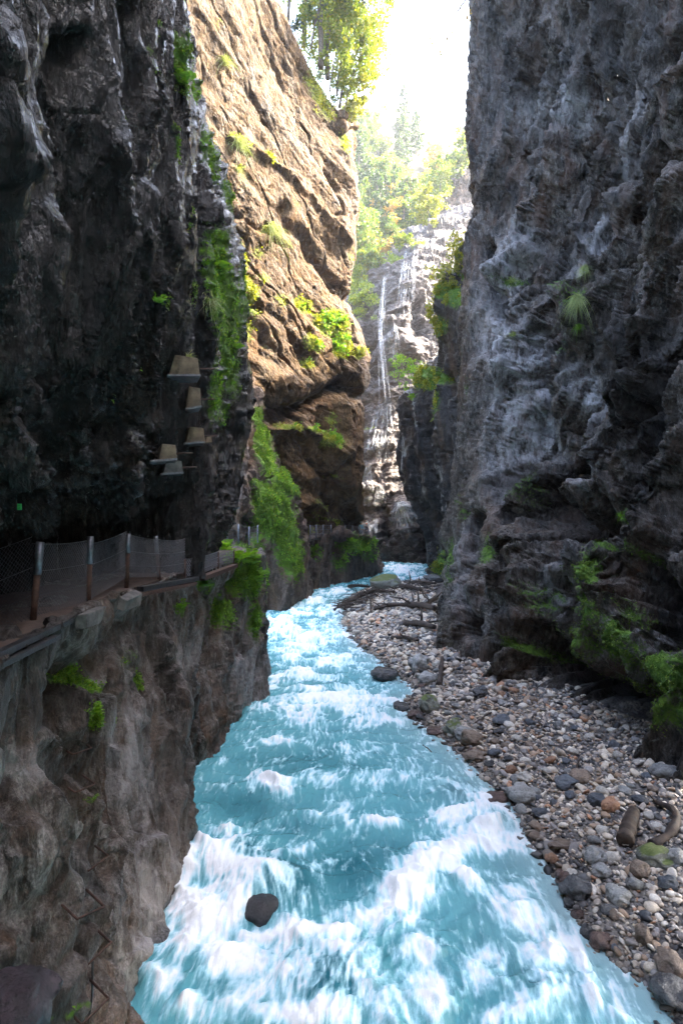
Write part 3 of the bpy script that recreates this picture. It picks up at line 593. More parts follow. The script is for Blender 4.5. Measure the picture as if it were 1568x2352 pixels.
# the upper hazy cliff behind
tabU = [(380, (1040, 1055, 1075, 1100, 1180), (120, 117, 116, 115, 112)), (440, (1010, 1040, 1070, 1100, 1180), (120, 114, 113, 112, 110)), (520, (985, 1020, 1060, 1095, 1180), (118, 111, 110, 109, 107)), (620, (975, 1010, 1055, 1090, 1180), (115, 108, 107, 106, 104)), (700, (965, 1005, 1050, 1090, 1180), (112, 105, 104, 103, 102)), (800, (960, 1005, 1050, 1090, 1180), (110, 103, 102, 101, 100))]
rowsU = [[P(xs[0], y, ds[0])+W(-1, 14, 0)]+[P(x, y, d) for x, d in zip(xs, ds)] for y, xs, ds in tabU]
rowsU.insert(0, [q+W(0, 14, 6) for q in rowsU[0]])
patch('upper_cliff', rowsU, 200, 150, st_warm, M['rock_brown'], [([(1040, 420), (1045, 640)], 7, -.8), ([(1010, 500), (1015, 700)], 5, -.6)], [(1020, 430, 20, 30, 40, .7), (990, 520, 16, 50, 0, .7)])
# --- dark buttress on the right, in front of the falls
tabD = [
 (575, (1062, 1072, 1085, 1110, 1160), (49, 47, 45, 43, 40)), (620, (1046, 1060, 1078, 1105, 1160), (50, 48, 46, 43, 40)), (680, (1018, 1035, 1060, 1095, 1160), (51, 48, 46, 43, 40)),
 (745, (999, 1015, 1045, 1085, 1160), (52, 49, 46.5, 43.5, 40)), (800, (1006, 1022, 1048, 1085, 1160), (53, 50, 47, 43.5, 40)), (850, (985, 1005, 1040, 1080, 1160), (56, 52, 48, 44, 40)),
 (900, (935, 965, 1015, 1070, 1160), (60, 55, 50, 45, 40)), (960, (914, 948, 1005, 1060, 1160), (61, 57, 51, 46, 40)), (1050, (917, 950, 1005, 1060, 1160), (62, 58, 52, 46, 40)),
 (1120, (932, 960, 1010, 1060, 1160), (62, 58, 52, 46, 40)), (1200, (966, 985, 1018, 1060, 1160), (62, 58, 53, 46, 40)), (1270, (978, 995, 1022, 1060, 1160), (61, 57, 52, 46, 40)), (1340, (985, 1000, 1020, 1060, 1160), (59, 55, 50, 45, 40)), (1420, (985, 1000, 1020, 1060, 1160), (57, 53, 49, 45, 40))]
rowsD = [[P(xs[0], y, ds[0])+W(9, 18, 0), P(xs[0], y, ds[0])+W(1.2, 3, 0)]+[P(x, y, d) for x, d in zip(xs, ds)]+[P(xs[-1], y, ds[-1])+W(2, -3, 0)] for y, xs, ds in tabD]
rowsD.insert(0, [q+W(5, 2, 1.5) for q in rowsD[0]]); rowsD.insert(0, [q+W(14, 4, 3) for q in rowsD[0]])
mossD = [(985, 870, 40, 26, -25, 1.), (1000, 930, 10, 50, 5, .9), (1040, 680, 26, 40, -40, .9), (1010, 750, 16, 40, 0, .9), (945, 915, 16, 16, 0, .6), (1060, 610, 14, 40, 0, .9), (1012, 1300, 16, 50, 0, .7), (1020, 1100, 20, 60, 0, .3)]
patch('dark_buttress', rowsD, 470, 230, st_brown, M['rock_dark'], [([(1020, 860), (1030, 960)], 8, -1.), ([(985, 980), (990, 1200)], 8, -1.)], mossD)

# --- unseen wall added across the gorge behind the camera, blocking sky light there
rowsK = [[W(x, -16-.1*abs(x-3)+(2 if k == 0 else 0), z) for x in (-14, -7, -2, 3, 8, 14, 20)] for k, z in enumerate((48, 36, 24, 12, 4, -2))]
patch('unseen_sky_blocker', rowsK, 120, 120, lambda Q: tuple(a*1. for a in st_brown(Q)), M['rock_brown'])
# --- unseen ridge added behind the right cliff to shade the lower warm wall
rowsP = [[W(x+dx, y, z-3) for x, y in ((13, 30), (14.5, 38), (16, 46), (18, 54), (20, 62), (22.5, 70))] for dx, z in ((14, 49), (5, 47), (1, 44), (0, 38), (0, 25), (0, 10))]
patch('unseen_sun_blocker', rowsP, 140, 140, lambda Q: tuple(a*1.4 for a in st_brown(Q)), M['rock_dark'])
# ---------------------------------------------------------------- river
def inside(px, py, poly):
    r = np.zeros(px.shape, bool); n = len(poly)
    for i in range(n):
        (x1, y1), (x2, y2) = poly[i], poly[(i+1) % n]
        c = (y1 > py) != (y2 > py)
        xi = (x2-x1)*(py-y1)/((y2-y1) if y2 != y1 else 1e-9)+x1
        r ^= c & (px < xi)
    return r
def smooth(a, b, x): t = np.clip((x-a)/(b-a), 0, 1); return t*t*(3-2*t)
shore_px = [(1640, 2480), (1568, 2345), (1499, 2275), (1400, 2190), (1339, 2146), (1300, 2085), (1284, 2031), (1250, 1975), (1214, 1931), (1190, 1885), (1168, 1845), (1110, 1790), (1075, 1745), (1024, 1705), (985, 1672), (944, 1648), (935, 1610), (962, 1585), (930, 1560), (883, 1525), (850, 1500), (821, 1482), (808, 1455), (786, 1437), (800, 1400), (790, 1388), (815, 1368), (850, 1352), (926, 1343), (1000, 1338), (1060, 1338)]
SH = [tuple(wp(x, y)[:2]) for x, y in shore_px]
LAND = SH+[(30, 48), (30, 2)]
ROCKS_IN = [(592, 2075, .62, .50, 0), (475, 2000, .38, .34, 0), (745, 2290, .6, .22, 1), (560, 1965, .4, .15, 1), (1060, 1835, .5, .12, 1), (1250, 2290, .5, .14, 1), (1110, 1900, .4, .12, 1)]
FOAM = [  # x, y, half sizes, angle, strength   (where the photograph shows white water)
 (470, 2130, 90, 100, 0, 1.), (520, 2190, 110, 60, 20, .9), (420, 2020, 34, 70, 0, .9), (600, 2150, 90, 26, 0, 1.), (700, 2165, 120, 26, -6, .95), (850, 2110, 60, 40, 0, .8),
 (930, 2030, 120, 55, -38, 1.), (1040, 1960, 130, 36, -28, 1.), (1130, 1920, 60, 40, 0, .95), (1080, 1865, 80, 26, -15, 1.), (900, 2075, 70, 50, 0, .8), (1060, 2010, 50, 30, 30, .8),
 (880, 1890, 46, 14, 10, .8), (640, 1800, 50, 20, 15, .8), (660, 1822, 30, 12, 0, .7), (520, 1930, 40, 30, 40, .6), (760, 1880, 60, 16, 10, .45), (700, 1960, 60, 14, -20, .5),
 (780, 1620, 150, 28, -4, .9), (720, 1585, 110, 16, 0, .7), (860, 1655, 60, 14, 0, .6), (690, 1650, 60, 14, 10, .6), (650, 1700, 70, 14, 0, .5), (800, 1720, 120, 20, 0, .35), (870, 1780, 160, 24, 0, .35),
 (720, 1470, 90, 30, -10, .95), (650, 1440, 40, 26, 0, .85), (660, 1510, 40, 24, 0, .85), (760, 1520, 70, 14, 0, .8), (700, 1545, 80, 10, 0, .8), (640, 1570, 26, 26, 0, .9), (760, 1405, 60, 14, -12, .7), (720, 1385, 50, 10, -15, .8), (690, 1410, 50, 10, 0, .8),
 (920, 1310, 60, 10, 0, .75), (940, 1330, 50, 8, 0, .7), (760, 1360, 40, 8, -10, .8), (840, 1570, 60, 12, 0, .35),
 (650, 2260, 60, 80, 20, .8), (560, 2290, 60, 60, 0, .6), (700, 2340, 140, 34, 0, 1.), (900, 2330, 60, 60, 0, .55), (850, 2250, 90, 60, 30, .5), (960, 2190, 80, 40, -20, .5), (760, 2210, 60, 20, 0, .7), (1330, 2200, 22, 70, -12, .9), (1360, 2290, 26, 60, -15, .8), (1420, 2330, 40, 30, 0, .6), (1200, 2100, 60, 80, -30, .4), (1110, 2240, 110, 60, -30, .45), (1000, 2280, 60, 70, -20, .55), (380, 2260, 60, 70, 30, .5), (430, 2320, 60, 30, 0, .7), (1180, 2330, 90, 40, -20, .5), (1240, 2200, 60, 60, -40, .45),
 (1150, 1840, 40, 10, 0, .4), (450, 1960, 24, 26, 0, .9), (1000, 1790, 70, 12, 0, .3), (560, 1760, 60, 10, 0, .3), (950, 1660, 40, 12, 0, .4)]
TEAL = [(560, 1985, 60, 30, 0, .8), (800, 2000, 90, 60, -30, .8), (680, 2040, 80, 60, 0, .9), (560, 1850, 110, 40, 0, .7), (880, 1960, 90, 26, -10, .6), (740, 2260, 70, 50, 0, .6), (900, 2200, 30, 30, 0, .7), (500, 2260, 70, 40, 30, .4), (1040, 2170, 110, 50, -30, .3), (700, 1750, 160, 26, 0, .5), (700, 1900, 70, 26, 0, .5), (840, 2290, 50, 50, 0, .6), (1160, 1990, 60, 60, 0, .2), (1300, 2120, 60, 50, 45, .5), (1060, 2300, 60, 40, 0, .4)]
def ell(px, py, lst):
    r = np.zeros(px.shape)
    for x, y, a, b, an, s in lst:
        ca, sa = math.cos(math.radians(an)), math.sin(math.radians(an))
        u, v = (px-x)*ca+(py-y)*sa, -(px-x)*sa+(py-y)*ca
        r = np.maximum(r, s*np.exp(-((u/a)**2+(v/b)**2)))
    return r
nr, nc = 900, 520
dd = 6.2*(92/6.2)**(np.linspace(0, 1, nr)**1.0)
xx = np.linspace(-1, 1, nc)
Y, U = np.meshgrid(dd, xx, indexing='ij')
cx = np.interp(dd, [6, 10, 15, 22, 30, 42, 50, 60, 75, 92], [1.2, 1.5, .8, .4, 0, 0, 2.5, 6, 8, 8])
hw = np.interp(dd, [6, 10, 15, 22, 30, 42, 50, 60, 75, 92], [7.5, 7., 7., 7, 7.5, 8, 8, 9, 10, 10])
X = cx[:, None]+hw[:, None]*U
gpx, gpy = CX+X/Y*F, HY+(CZ-zw(Y))/Y*F
Qx = np.stack([X.ravel(), Y.ravel(), np.zeros(X.size)], 1)
wx = fbm(Qx*np.array([.5, .35, 1]), 3, seed=101).reshape(X.shape); wy = fbm(Qx*np.array([.5, .35, 1]), 3, seed=102).reshape(X.shape)
fo = ell(gpx+wx*40, gpy+wy*24, [f if f[1] > 1640 else f[:5]+(f[5]*.72,) for f in FOAM]); te = ell(gpx+wx*40, gpy+wy*24, TEAL)
Qw = np.stack([(X+.55*wx).ravel(), (Y+.8*wy).ravel(), np.zeros(X.size)], 1)
calm = smooth(1.2, -.2, 0)*0
rap = np.clip(.24+fo, 0, 1)
far = np.clip(Y/26, .8, 1.9)
wave = (ridged(Qw*np.array([.55, 1.0, 1]), 4, .55, seed=111)-.35).reshape(X.shape)*.36*rap*far
wave += fbm(Qw*np.array([1.6, 1.3, 1]), 4, .55, seed=113).reshape(X.shape)*.16*rap
wave += (ridged(Qw*np.array([3.4, 2.0, 1]), 4, .6, seed=112)-.35).reshape(X.shape)*.055*(.35+rap)
wave += fbm(Qw*np.array([8, 4, 1]), 3, .6, seed=114).reshape(X.shape)*.014*(.5+rap)
wave += fo*.16
rockm = np.zeros(X.shape)
for (rx, ry, rr, hh, sub) in ROCKS_IN:
    c = wp(rx, ry); dx, dy = X-c[0], Y-c[1]
    up = np.exp(-((dx/(rr*1.5))**2+((dy-rr*.55)/(rr*1.3))**2))
    dn = np.exp(-((dx/(rr*1.1))**2+((dy+rr*1.3)/(rr*.9))**2))
    wave += hh*1.0*up-hh*.45*dn
    rockm = np.maximum(rockm, np.exp(-((dx/(rr*1.1))**2+((dy-rr*.3)/(rr*1.0))**2)))
    fo = np.maximum(fo*(1-.8*up), .95*np.exp(-((dx/(rr*1.5))**2+((dy+rr*1.9)/(rr*.6))**2)))
sd = np.full(X.shape, 1e9)
for (ax, ay), (bx, by) in zip(SH[:-1], SH[1:]):
    ex, ey = bx-ax, by-ay; t = np.clip(((X-ax)*ex+(Y-ay)*ey)/(ex*ex+ey*ey), 0, 1)
    sd = np.minimum(sd, np.hypot(X-ax-t*ex, Y-ay-t*ey))
wave *= np.clip(.45+sd/1.2, 0, 1)
n1 = fbm(Qw*np.array([1.9, .9, 1]), 5, .62, seed=121).reshape(X.shape)
n2 = ridged(Qw*np.array([5.5, 1.5, 1])+np.array([0, 0, 3]), 4, .62, seed=122).reshape(X.shape)
n3 = fbm(Qw*np.array([17, 3.2, 1]), 4, .7, seed=123).reshape(X.shape)
nn = .5+.75*n1+.45*(n2-.35)+.32*n3+.34*(wave/.25)
cov = np.clip(.20+.78*fo-.26*te*(1-fo*.5), .0, 1)
cov = np.clip(cov+.30*np.exp(-(sd/.7)**2)*smooth(-.3, .4, n1), 0, 1)
foam = smooth(1-cov-.42, 1-cov+.50, nn)
foam = np.maximum(foam, .85*smooth(.55, .9, .5+n3*.9+.3*n1)*smooth(.25, .6, fo))
Zr = zw(Y)+wave
idx = np.arange(nr*nc).reshape(nr, nc)
q = np.stack([idx[:-1, :-1], idx[:-1, 1:], idx[1:, 1:], idx[1:, :-1]], -1).reshape(-1, 4)
shal = np.exp(-sd/.9)
m, nt, N = mat('river_water')
fa = N('ShaderNodeAttribute', attribute_name='foam').outputs['Fac']; te_ = N('ShaderNodeAttribute', attribute_name='teal').outputs['Fac']; sh_ = N('ShaderNodeAttribute', attribute_name='shallow').outputs['Fac']
co = N('ShaderNodeTexCoord').outputs['Object']
st = ramp(N, noise(N, mapped(N, co, (0, 0, .08), (20, 3.2, 3)), 1., 6, .7, .6), .32, .7)
st2 = ramp(N, noise(N, mapped(N, co, (0, 0, -.1), (7, 1.6, 2)), 1., 6, .7, 1.), .35, .68)
f2 = math_(N, 'ADD', fa, math_(N, 'MULTIPLY', math_(N, 'SUBTRACT', math_(N, 'ADD', math_(N, 'MULTIPLY', st, .5), math_(N, 'MULTIPLY', st2, .5)), .5), .42))
base = mixc(N, te_, (.10, .34, .38), (.012, .13, .165))
c = mixc(N, ramp(N, f2, .05, .55), base, (.40, .70, .77))
c = mixc(N, ramp(N, f2, .45, .92), c, (.95, .96, .96))
c = mixc(N, math_(N, 'MULTIPLY', sh_, .55), c, (.42, .44, .42))
rg = N('ShaderNodeMapRange', i_0=f2); rg.inputs[3].default_value = .12; rg.inputs[4].default_value = .6
b = N('ShaderNodeBump', i_Height=math_(N, 'ADD', st, math_(N, 'MULTIPLY', noise(N, mapped(N, co, (0, 0, 0), (3.2, 1.8, 2)), 3., 8, .7), 1.2)), i_Strength=.4, i_Distance=.045)
s = N('ShaderNodeBsdfPrincipled', i_Base_Color=c, i_Roughness=rg.outputs[0], i_IOR=1.33, i_Normal=b.outputs[0])
nt.links.new(s.outputs[0], N('ShaderNodeOutputMaterial').inputs[0])
o = link('river', np_mesh('river', np.stack([X, Y, Zr], -1).reshape(-1, 3), q, True, {'foam': foam.ravel(), 'teal': np.clip(te+rockm*.8+.7*smooth(.02, -.16, wave)+.5*smooth(.0, .5, n1), 0, 1).ravel(), 'shallow': shal.ravel()}), m)
o['kind'] = 'structure'
# bed of the gorge below and behind everything
o = MB().add([(-90, -40, -1.6), (90, -40, -1.6), (90, 260, -.2), (-90, 260, -.2)], [(0, 1, 2, 3)]).build('riverbed', M['path']); o['kind'] = 'structure'
# downstream water and the gorge behind the camera
o = MB().add([(-6, -40, -.02), (12, -40, -.02), (12, 6.3, -.02), (-6, 6.3, -.02)], [(0, 1, 2, 3)]).build('river_downstream', m); o['kind'] = 'structure'
# ---------------------------------------------------------------- gravel bank
gr_, gc_ = 520, 330
gd = 6*(52/6)**np.linspace(0, 1, gr_); gu = np.linspace(0, 1, gc_)
gY, gU = np.meshgrid(gd, gu, indexing='ij')
gx0 = np.interp(gd, [6, 10, 14, 20, 28, 40, 52], [3.5, 3.0, 2.5, .5, -.6, -.8, 1.0]); gX = gx0[:, None]+gU*(np.interp(gd, [6, 20, 52], [12., 11, 12])[:, None])
def shore_sd(X, Y):
    sd = np.full(X.shape, 1e9)
    for (ax, ay), (bx, by) in zip(SH[:-1], SH[1:]):
        ex, ey = bx-ax, by-ay; t = np.clip(((X-ax)*ex+(Y-ay)*ey)/(ex*ex+ey*ey), 0, 1)
        sd = np.minimum(sd, np.hypot(X-ax-t*ex, Y-ay-t*ey))
    return np.where(inside(X, Y, LAND), sd, -sd)
def ground_z(X, Y, fine=True):
    X, Y = np.atleast_1d(np.asarray(X, float)), np.atleast_1d(np.asarray(Y, float))
    s = shore_sd(X, Y); Q = np.stack([X.ravel(), Y.ravel(), np.zeros(X.size)], 1)
    h = np.where(s > 0, .02+.85*(1-np.exp(-s/2.6))+.03*s, .35*s)
    h = np.clip(h, -.9, 2.)+.10*fbm(Q*.6, 3, seed=131).reshape(X.shape)*np.clip(s+.5, 0, 1)
    if fine: h = h+.035*fbm(Q*5, 3, .6, seed=132).reshape(X.shape)
    return zw(Y)+h
gZ = ground_z(gX, gY)
idx = np.arange(gr_*gc_).reshape(gr_, gc_)
q = np.stack([idx[:-1, :-1], idx[:-1, 1:], idx[1:, 1:], idx[1:, :-1]], -1).reshape(-1, 4)
m, nt, N = mat('gravel_bed')
co = N('ShaderNodeTexCoord').outputs['Object']
v = N('ShaderNodeTexVoronoi', i_Vector=co, i_Scale=13.)
c = mixc(N, v.outputs['Color'], (.05, .045, .04), (.26, .22, .18)); c = mixc(N, ramp(N, noise(N, co, .9, 5, .6), .45, .6), c, (.045, .04, .04))
b = N('ShaderNodeBump', i_Height=v.outputs['Distance'], i_Strength=1., i_Distance=.05); b.invert = True
s = N('ShaderNodeBsdfPrincipled', i_Base_Color=c, i_Roughness=.6, i_Normal=b.outputs[0]); nt.links.new(s.outputs[0], N('ShaderNodeOutputMaterial').inputs[0])
o = link('gravel_bank', np_mesh('gravel_bank', np.stack([gX, gY, gZ], -1).reshape(-1, 3), q, True), m); o['kind'] = 'structure'
# ---------------------------------------------------------------- stones
def ico(sub):
    import bmesh
    b = bmesh.new(); bmesh.ops.create_icosphere(b, subdivisions=sub, radius=1)
    V = np.array([v.co[:] for v in b.verts]); Fc = np.array([[v.index for v in f.verts] for f in b.faces]); b.free(); return V, Fc
def stone(sub, seed, rough=.3, flat=(1, 1, .7)):
    V, Fc = ico(sub); Q = V*1.1+seed*13.7
    v, e = facets(Q*.9, seed)
    r = 1+rough*v+.22*fbm(Q*.8, 3, seed=seed)+(.06*fbm(Q*4, 4, .6, seed=seed+3) if sub > 2 else 0)
    return V*r[:, None]*np.array(flat), Fc
def stone_mat(name, a, b, wet=False, moss=0., rough=.7):
    m, nt, N = mat(name); co = N('ShaderNodeTexCoord').outputs['Object']
    f = ramp(N, noise(N, co, 2.2, 8, .7, .4), .3, .7); c = mixc(N, f, a, b)
    c = mixc(N, ramp(N, noise(N, co, 9., 5, .7), .52, .7), c, (a[0]*.5, a[1]*.5, a[2]*.5))
    rd = N('ShaderNodeObjectInfo').outputs['Random']; g = N('ShaderNodeMapRange', i_0=rd); g.inputs[3].default_value = .75; g.inputs[4].default_value = 1.3
    n = N('ShaderNodeVectorMath', operation='SCALE', i_0=c); nt.links.new(g.outputs[0], n.inputs['Scale']); c = n.outputs[0]
    if moss:
        z = N('ShaderNodeSeparateXYZ', i_0=N('ShaderNodeNewGeometry').outputs['Normal']).outputs[2]
        mf = ramp(N, math_(N, 'ADD', math_(N, 'MULTIPLY', z, moss), math_(N, 'SUBTRACT', noise(N, co, 3., 6, .7), .5)),   .42, .62)
        c = mixc(N, mf, c, mixc(N, noise(N, co, 6., 4, .7), (.04, .07, .012), (.13, .15, .03)))
    b = N('ShaderNodeBump', i_Height=noise(N, co, 6., 9, .7), i_Strength=.7, i_Distance=.08)
    s = N('ShaderNodeBsdfPrincipled', i_Base_Color=c, i_Roughness=.2 if wet else rough, i_Normal=b.outputs[0])
    nt.links.new(s.outputs[0], N('ShaderNodeOutputMaterial').inputs[0]); return m
SM = {'grey': stone_mat('stone_grey', (.13, .13, .125), (.34, .33, .31)), 'pale': stone_mat('stone_pale', (.34, .30, .25), (.62, .57, .50)), 'dark': stone_mat('stone_dark', (.03, .03, .034), (.10, .10, .10), True),
      'rust': stone_mat('stone_rust', (.20, .09, .05), (.42, .25, .15)), 'brown': stone_mat('stone_brown', (.12, .085, .06), (.28, .21, .16)), 'mossy': stone_mat('stone_mossy', (.12, .125, .10), (.30, .30, .26), moss=.75), 'riverrock': stone_mat('stone_river', (.006, .006, .008), (.045, .042, .045), True), 'slate': stone_mat('stone_slate', (.05, .055, .065), (.13, .14, .155)), 'wetbrown': stone_mat('stone_wetbrown', (.05, .03, .025), (.17, .11, .09), True)}
def ray_ground(px, py):
    s = (py-HY)/F; ds = np.geomspace(5., 60, 1400); x = (px-CX)/F*ds
    hit = np.nonzero((CZ-s*ds <= ground_z(x, ds, False)) | (CZ-s*ds <= zw(ds)))[0]
    return P(px, py, ds[hit[0]] if len(hit) else 60)
BOULD = [  # px, py of the foot, width, height (px), look, depth ratio, label
 (884, 1356, 78, 42, 'mossy', .8, 'big flat-topped grey boulder with moss, amid driftwood at the head of the bank'),
 (884, 1566, 68, 34, 'dark', .8, 'dark wet pointed boulder in the shallows below the upstream gravel'),
 (965, 1545, 56, 48, 'grey', .9, 'grey boulder beside the short log at the foot of the right cliff pillar'),
 (982, 1574, 50, 34, 'grey', .9, 'lower grey boulder in front of the short log, near the water'),
 (986, 1636, 52, 44, 'mossy', .9, 'small boulder with an ochre moss cap at the water edge'),
 (920, 1636, 44, 22, 'dark', 1., 'black wet rock poking out of the river by the moss-capped stone'),
 (954, 1656, 40, 24, 'wetbrown', .9, 'reddish wet rock at the waterline below the moss-capped stone'),
 (1044, 1692, 50, 46, 'mossy', 1., 'greenish rounded boulder, left of the trio by the shore'),
 (1066, 1704, 44, 40, 'grey', 1., 'rounded grey boulder, middle of the trio by the shore'),
 (1086, 1716, 54, 42, 'brown', 1., 'speckled brown boulder, right of the trio by the shore'),
 (1002, 1690, 44, 18, 'wetbrown', .9, 'low red-brown wet rock at the waterline beside the trio of boulders'),
 (1096, 1752, 62, 26, 'brown', .9, 'flat brown slab lying at the waterline below the trio of boulders'),
 (1204, 1850, 74, 52, 'grey', 1., 'large grey boulder where the shallows meet the gravel'),
 (1144, 1848, 60, 28, 'wetbrown', .8, 'purplish wet rock washed by the river, left of the large grey boulder'),
 (1306, 1816, 60, 34, 'slate', .9, 'dark slate boulder in the middle of the gravel'),
 (1376, 1858, 52, 34, 'slate', .9, 'blue-grey boulder above the old log stump'),
 (1370, 1990, 54, 46, 'grey', .9, 'pale grey angular boulder below and left of the old log'),
 (1474, 2020, 50, 44, 'brown', .9, 'smooth brown-grey boulder under the mossy stone near the right edge'),
 (1512, 1996, 84, 46, 'mossy', .9, 'broad stone with yellow-green moss below the curved black branch'),
 (1464, 2052, 44, 40, 'grey', .9, 'upright grey stone left of the dark square slate'),
 (1386, 2022, 50, 36, 'grey', .9, 'blue-grey stone among pale pebbles near the lower shore'),
 (1334, 2068, 88, 50, 'dark', .9, 'rough blue-black wet rock at the lower waterline'),
 (1298, 2036, 50, 34, 'wetbrown', .9, 'brown wet rock at the waterline above the rough black one'),
 (1424, 2084, 68, 44, 'grey', .9, 'angular grey-beige boulder right of the rough black rock'),
 (1480, 2176, 44, 60, 'brown', .9, 'tall brown stone standing in the lower gravel'),
 (1552, 2250, 72, 60, 'brown', 1., 'brown-grey boulder at the right edge of the picture near the bottom'),
 (1386, 2184, 60, 38, 'wetbrown', .9, 'red-brown wet rock washed by the lower rapid'),
 (1356, 2164, 44, 36, 'dark', .9, 'black wet rock just left of the red-brown one in the lower rapid'),
 (1556, 2316, 96, 60, 'dark', .9, 'black glistening rock at the bottom right corner of the bank'),
 (1270, 1986, 36, 24, 'rust', .9, 'rust-red stone at the waterline'),
 (1404, 2106, 50, 26, 'dark', .8, 'low black stone beneath the angular grey-beige boulder'),
 (1540, 2046, 54, 34, 'slate', .7, 'dark square slate lying near the right edge'),
 (1176, 1780, 34, 22, 'rust', .9, 'orange-brown stone on the gravel above the large grey boulder'),
 (1208, 1800, 44, 26, 'pale', .9, 'cream boulder on the gravel behind the large grey boulder'),
 (1406, 1868, 48, 38, 'rust', .7, 'cream and rust angular stone left of the old log'),
 (1246, 1880, 46, 22, 'slate', .8, 'dark angular stone right of the large grey boulder'),
 (1290, 1955, 60, 22, 'brown', .8, 'flat brown stone near the lower shore'),
 (1156, 1668, 50, 26, 'slate', .9, 'dark rounded stone in mid gravel below the cliff cave'),
 (1104, 1604, 42, 28, 'dark', .9, 'black stone on the gravel at the foot of the pillar cleft'),
 (1340, 1800, 60, 30, 'brown', .8, 'broad brown stone at the top of the gravel below the mossy rock'),
 (1530, 1790, 66, 34, 'grey', .8, 'wide grey boulder at the right edge of the gravel'),
 (996, 1318, 44, 18, 'dark', .9, 'dark wet boulder across the upper pool'),
 (1000, 1340, 60, 24, 'dark', .9, 'larger dark boulder at the near side of the upper pool'),
 (1560, 1990, 50, 44, 'grey', .9, 'pale round stone half cut by the right edge')]
def put_stone(V, Fc, name, p, sx, sy, sz, rot, m, **k):
    me = np_mesh(name, V, Fc, True); o = link(name, me, m); o.location = p; o.scale = (sx, sy, sz); o.rotation_euler = (0, 0, rot); return tag(o, **k)
for i, (px, py, w, h, look, dr, lab) in enumerate(BOULD):
    p = ray_ground(px, py-2); d = p[1]; rw = w/F*d/2; rh = h/F*d/2*1.05
    V, Fc = stone(4, 200+i, .42, (1, 1, 1)); V = V/np.abs(V).max(0)
    put_stone(V, Fc, 'boulder', (p[0], d+rw*dr*.5, p[2]+rh*.55), rw, rw*dr, rh, 0, SM[look], label=lab, cat='boulder')
for i, (px, py, rr, hh, sub) in enumerate(ROCKS_IN[:2]):
    p = wp(px, py); V, Fc = stone(4, 300+i, .2, (1, 1, 1)); V /= np.abs(V).max(0)
    put_stone(V, Fc, 'boulder', (p[0], p[1]-rr*.15, -.06), rr*.7, rr*.85, hh*.9, .3, SM['riverrock'], label=('black rock in mid river with the current pouring over it', 'smaller dark rock in the rapid against the left cliff')[i], cat='boulder')
V, Fc = stone(4, 333, .4, (1, 1, .9)); put_stone(V, Fc, 'boulder', P(20, 2330, 4.6), .32, .4, .36, .4, stone_mat('stone_purple', (.012, .008, .010), (.06, .042, .052), True, .3), label='dark purplish rock outcrop with moss in the bottom left corner', cat='boulder')
VAR = [stone(3, 400+i, .34, (1, .85, .6)) for i in range(7)]
VMS = [[np_mesh('cobble', V, Fc, True) for V, Fc in VAR] for _ in range(1)][0]
LOOKS = [('pale', .36, 'cream'), ('grey', .30, 'mid grey'), ('slate', .12, 'blue-grey'), ('brown', .12, 'brown'), ('rust', .05, 'rust-coloured'), ('dark', .05, 'black')]
def zone(p, s):
    if s < .7: return 'at the water edge'
    if p[1] > 24: return 'on the upstream gravel'
    if p[1] > 16: return 'on the gravel below the cliff'
    return 'on the near gravel'
pts = []
tries = 0
while len(pts) < 215 and tries < 9000:
    tries += 1
    d = 7.5*(40/7.5)**rng.random(); x = rng.uniform(-.5, 12)
    s = float(shore_sd(np.array([x]), np.array([d]))[0])
    px = CX+x/d*F; z = float(ground_z(x, d, False)[0]); py = HY+(CZ-z)/d*F
    if s < .05 or px > 1600 or py > 2380: continue
    g = SHEETS['right_cliff']
    if px > 1000 and py < np.interp(px, [1000, 1100, 1290, 1400, 1568], [1480, 1550, 1590, 1665, 1725])+4: continue
    r = rng.uniform(.09, .17)*(d/13)**.35
    if any((x-a)**2+(d-b)**2 < (r+c)**2 for a, b, c in pts): continue
    pts.append((x, d, r))
    k = rng.choice(len(LOOKS), p=[l[1] for l in LOOKS]); look, _, word = LOOKS[k]
    if s < .35 and rng.random() < .6: look, word = ('dark', 'black') if rng.random() < .6 else ('wetbrown', 'wet brown')
    key = look
    vi = rng.integers(len(VAR))
    mk = ('cob', vi, look)
    if mk not in SHEETS:
        me = np_mesh('cobble', VAR[vi][0], VAR[vi][1], True); me.materials.append(SM[look]); SHEETS[mk] = me
    o = bpy.data.objects.new('cobble', SHEETS[mk]); C.objects.link(o); o.location = (x, d, z+r*.32); o.scale = (r, r*rng.uniform(.8, 1.1), r*rng.uniform(.75, 1.2)); o.rotation_euler = (rng.uniform(-.3, .3), rng.uniform(-.3, .3), rng.uniform(0, 6.28))
    zn = zone((x, d), s)
    tag(o, '%s fist-to-head-sized cobble lying %s' % (word, zn), 'cobble', '%s cobbles %s' % (word, zn))
# pebbles: nobody could count them
N_P = 33000
Vp = [stone(2, 500+i, .3, (1, .85, .62)) for i in range(10)]
d = 7.2*(50/7.2)**rng.random(N_P*2); x = rng.uniform(-1.5, 13, N_P*2); s = shore_sd(x, d)
px = CX+x/d*F; z = ground_z(x, d); py = HY+(CZ-z)/d*F
base = np.interp(px, [1000, 1100, 1290, 1400, 1568, 1700], [1440, 1520, 1560, 1630, 1690, 1760])
ok = (s > -.12-.6*rng.random(N_P*2)) & (px < 1640) & (py < 2420) & ((px < 1000) | (py > base))
x, d, s, z = [a[ok][:N_P] for a in (x, d, s, z)]; n = len(x)
r = np.exp(rng.normal(math.log(.031), .46, n))*(.62+d/20)
r = np.minimum(r, .13*(d/14)**.5+.03)
vs, fs, cs = [], [], []; nv = len(Vp[0][0])
pal = np.array([(.58, .48, .37), (.42, .34, .27), (.68, .60, .50), (.22, .19, .17), (.10, .095, .09), (.34, .23, .15), (.44, .23, .13), (.045, .04, .04), (.33, .30, .28)])
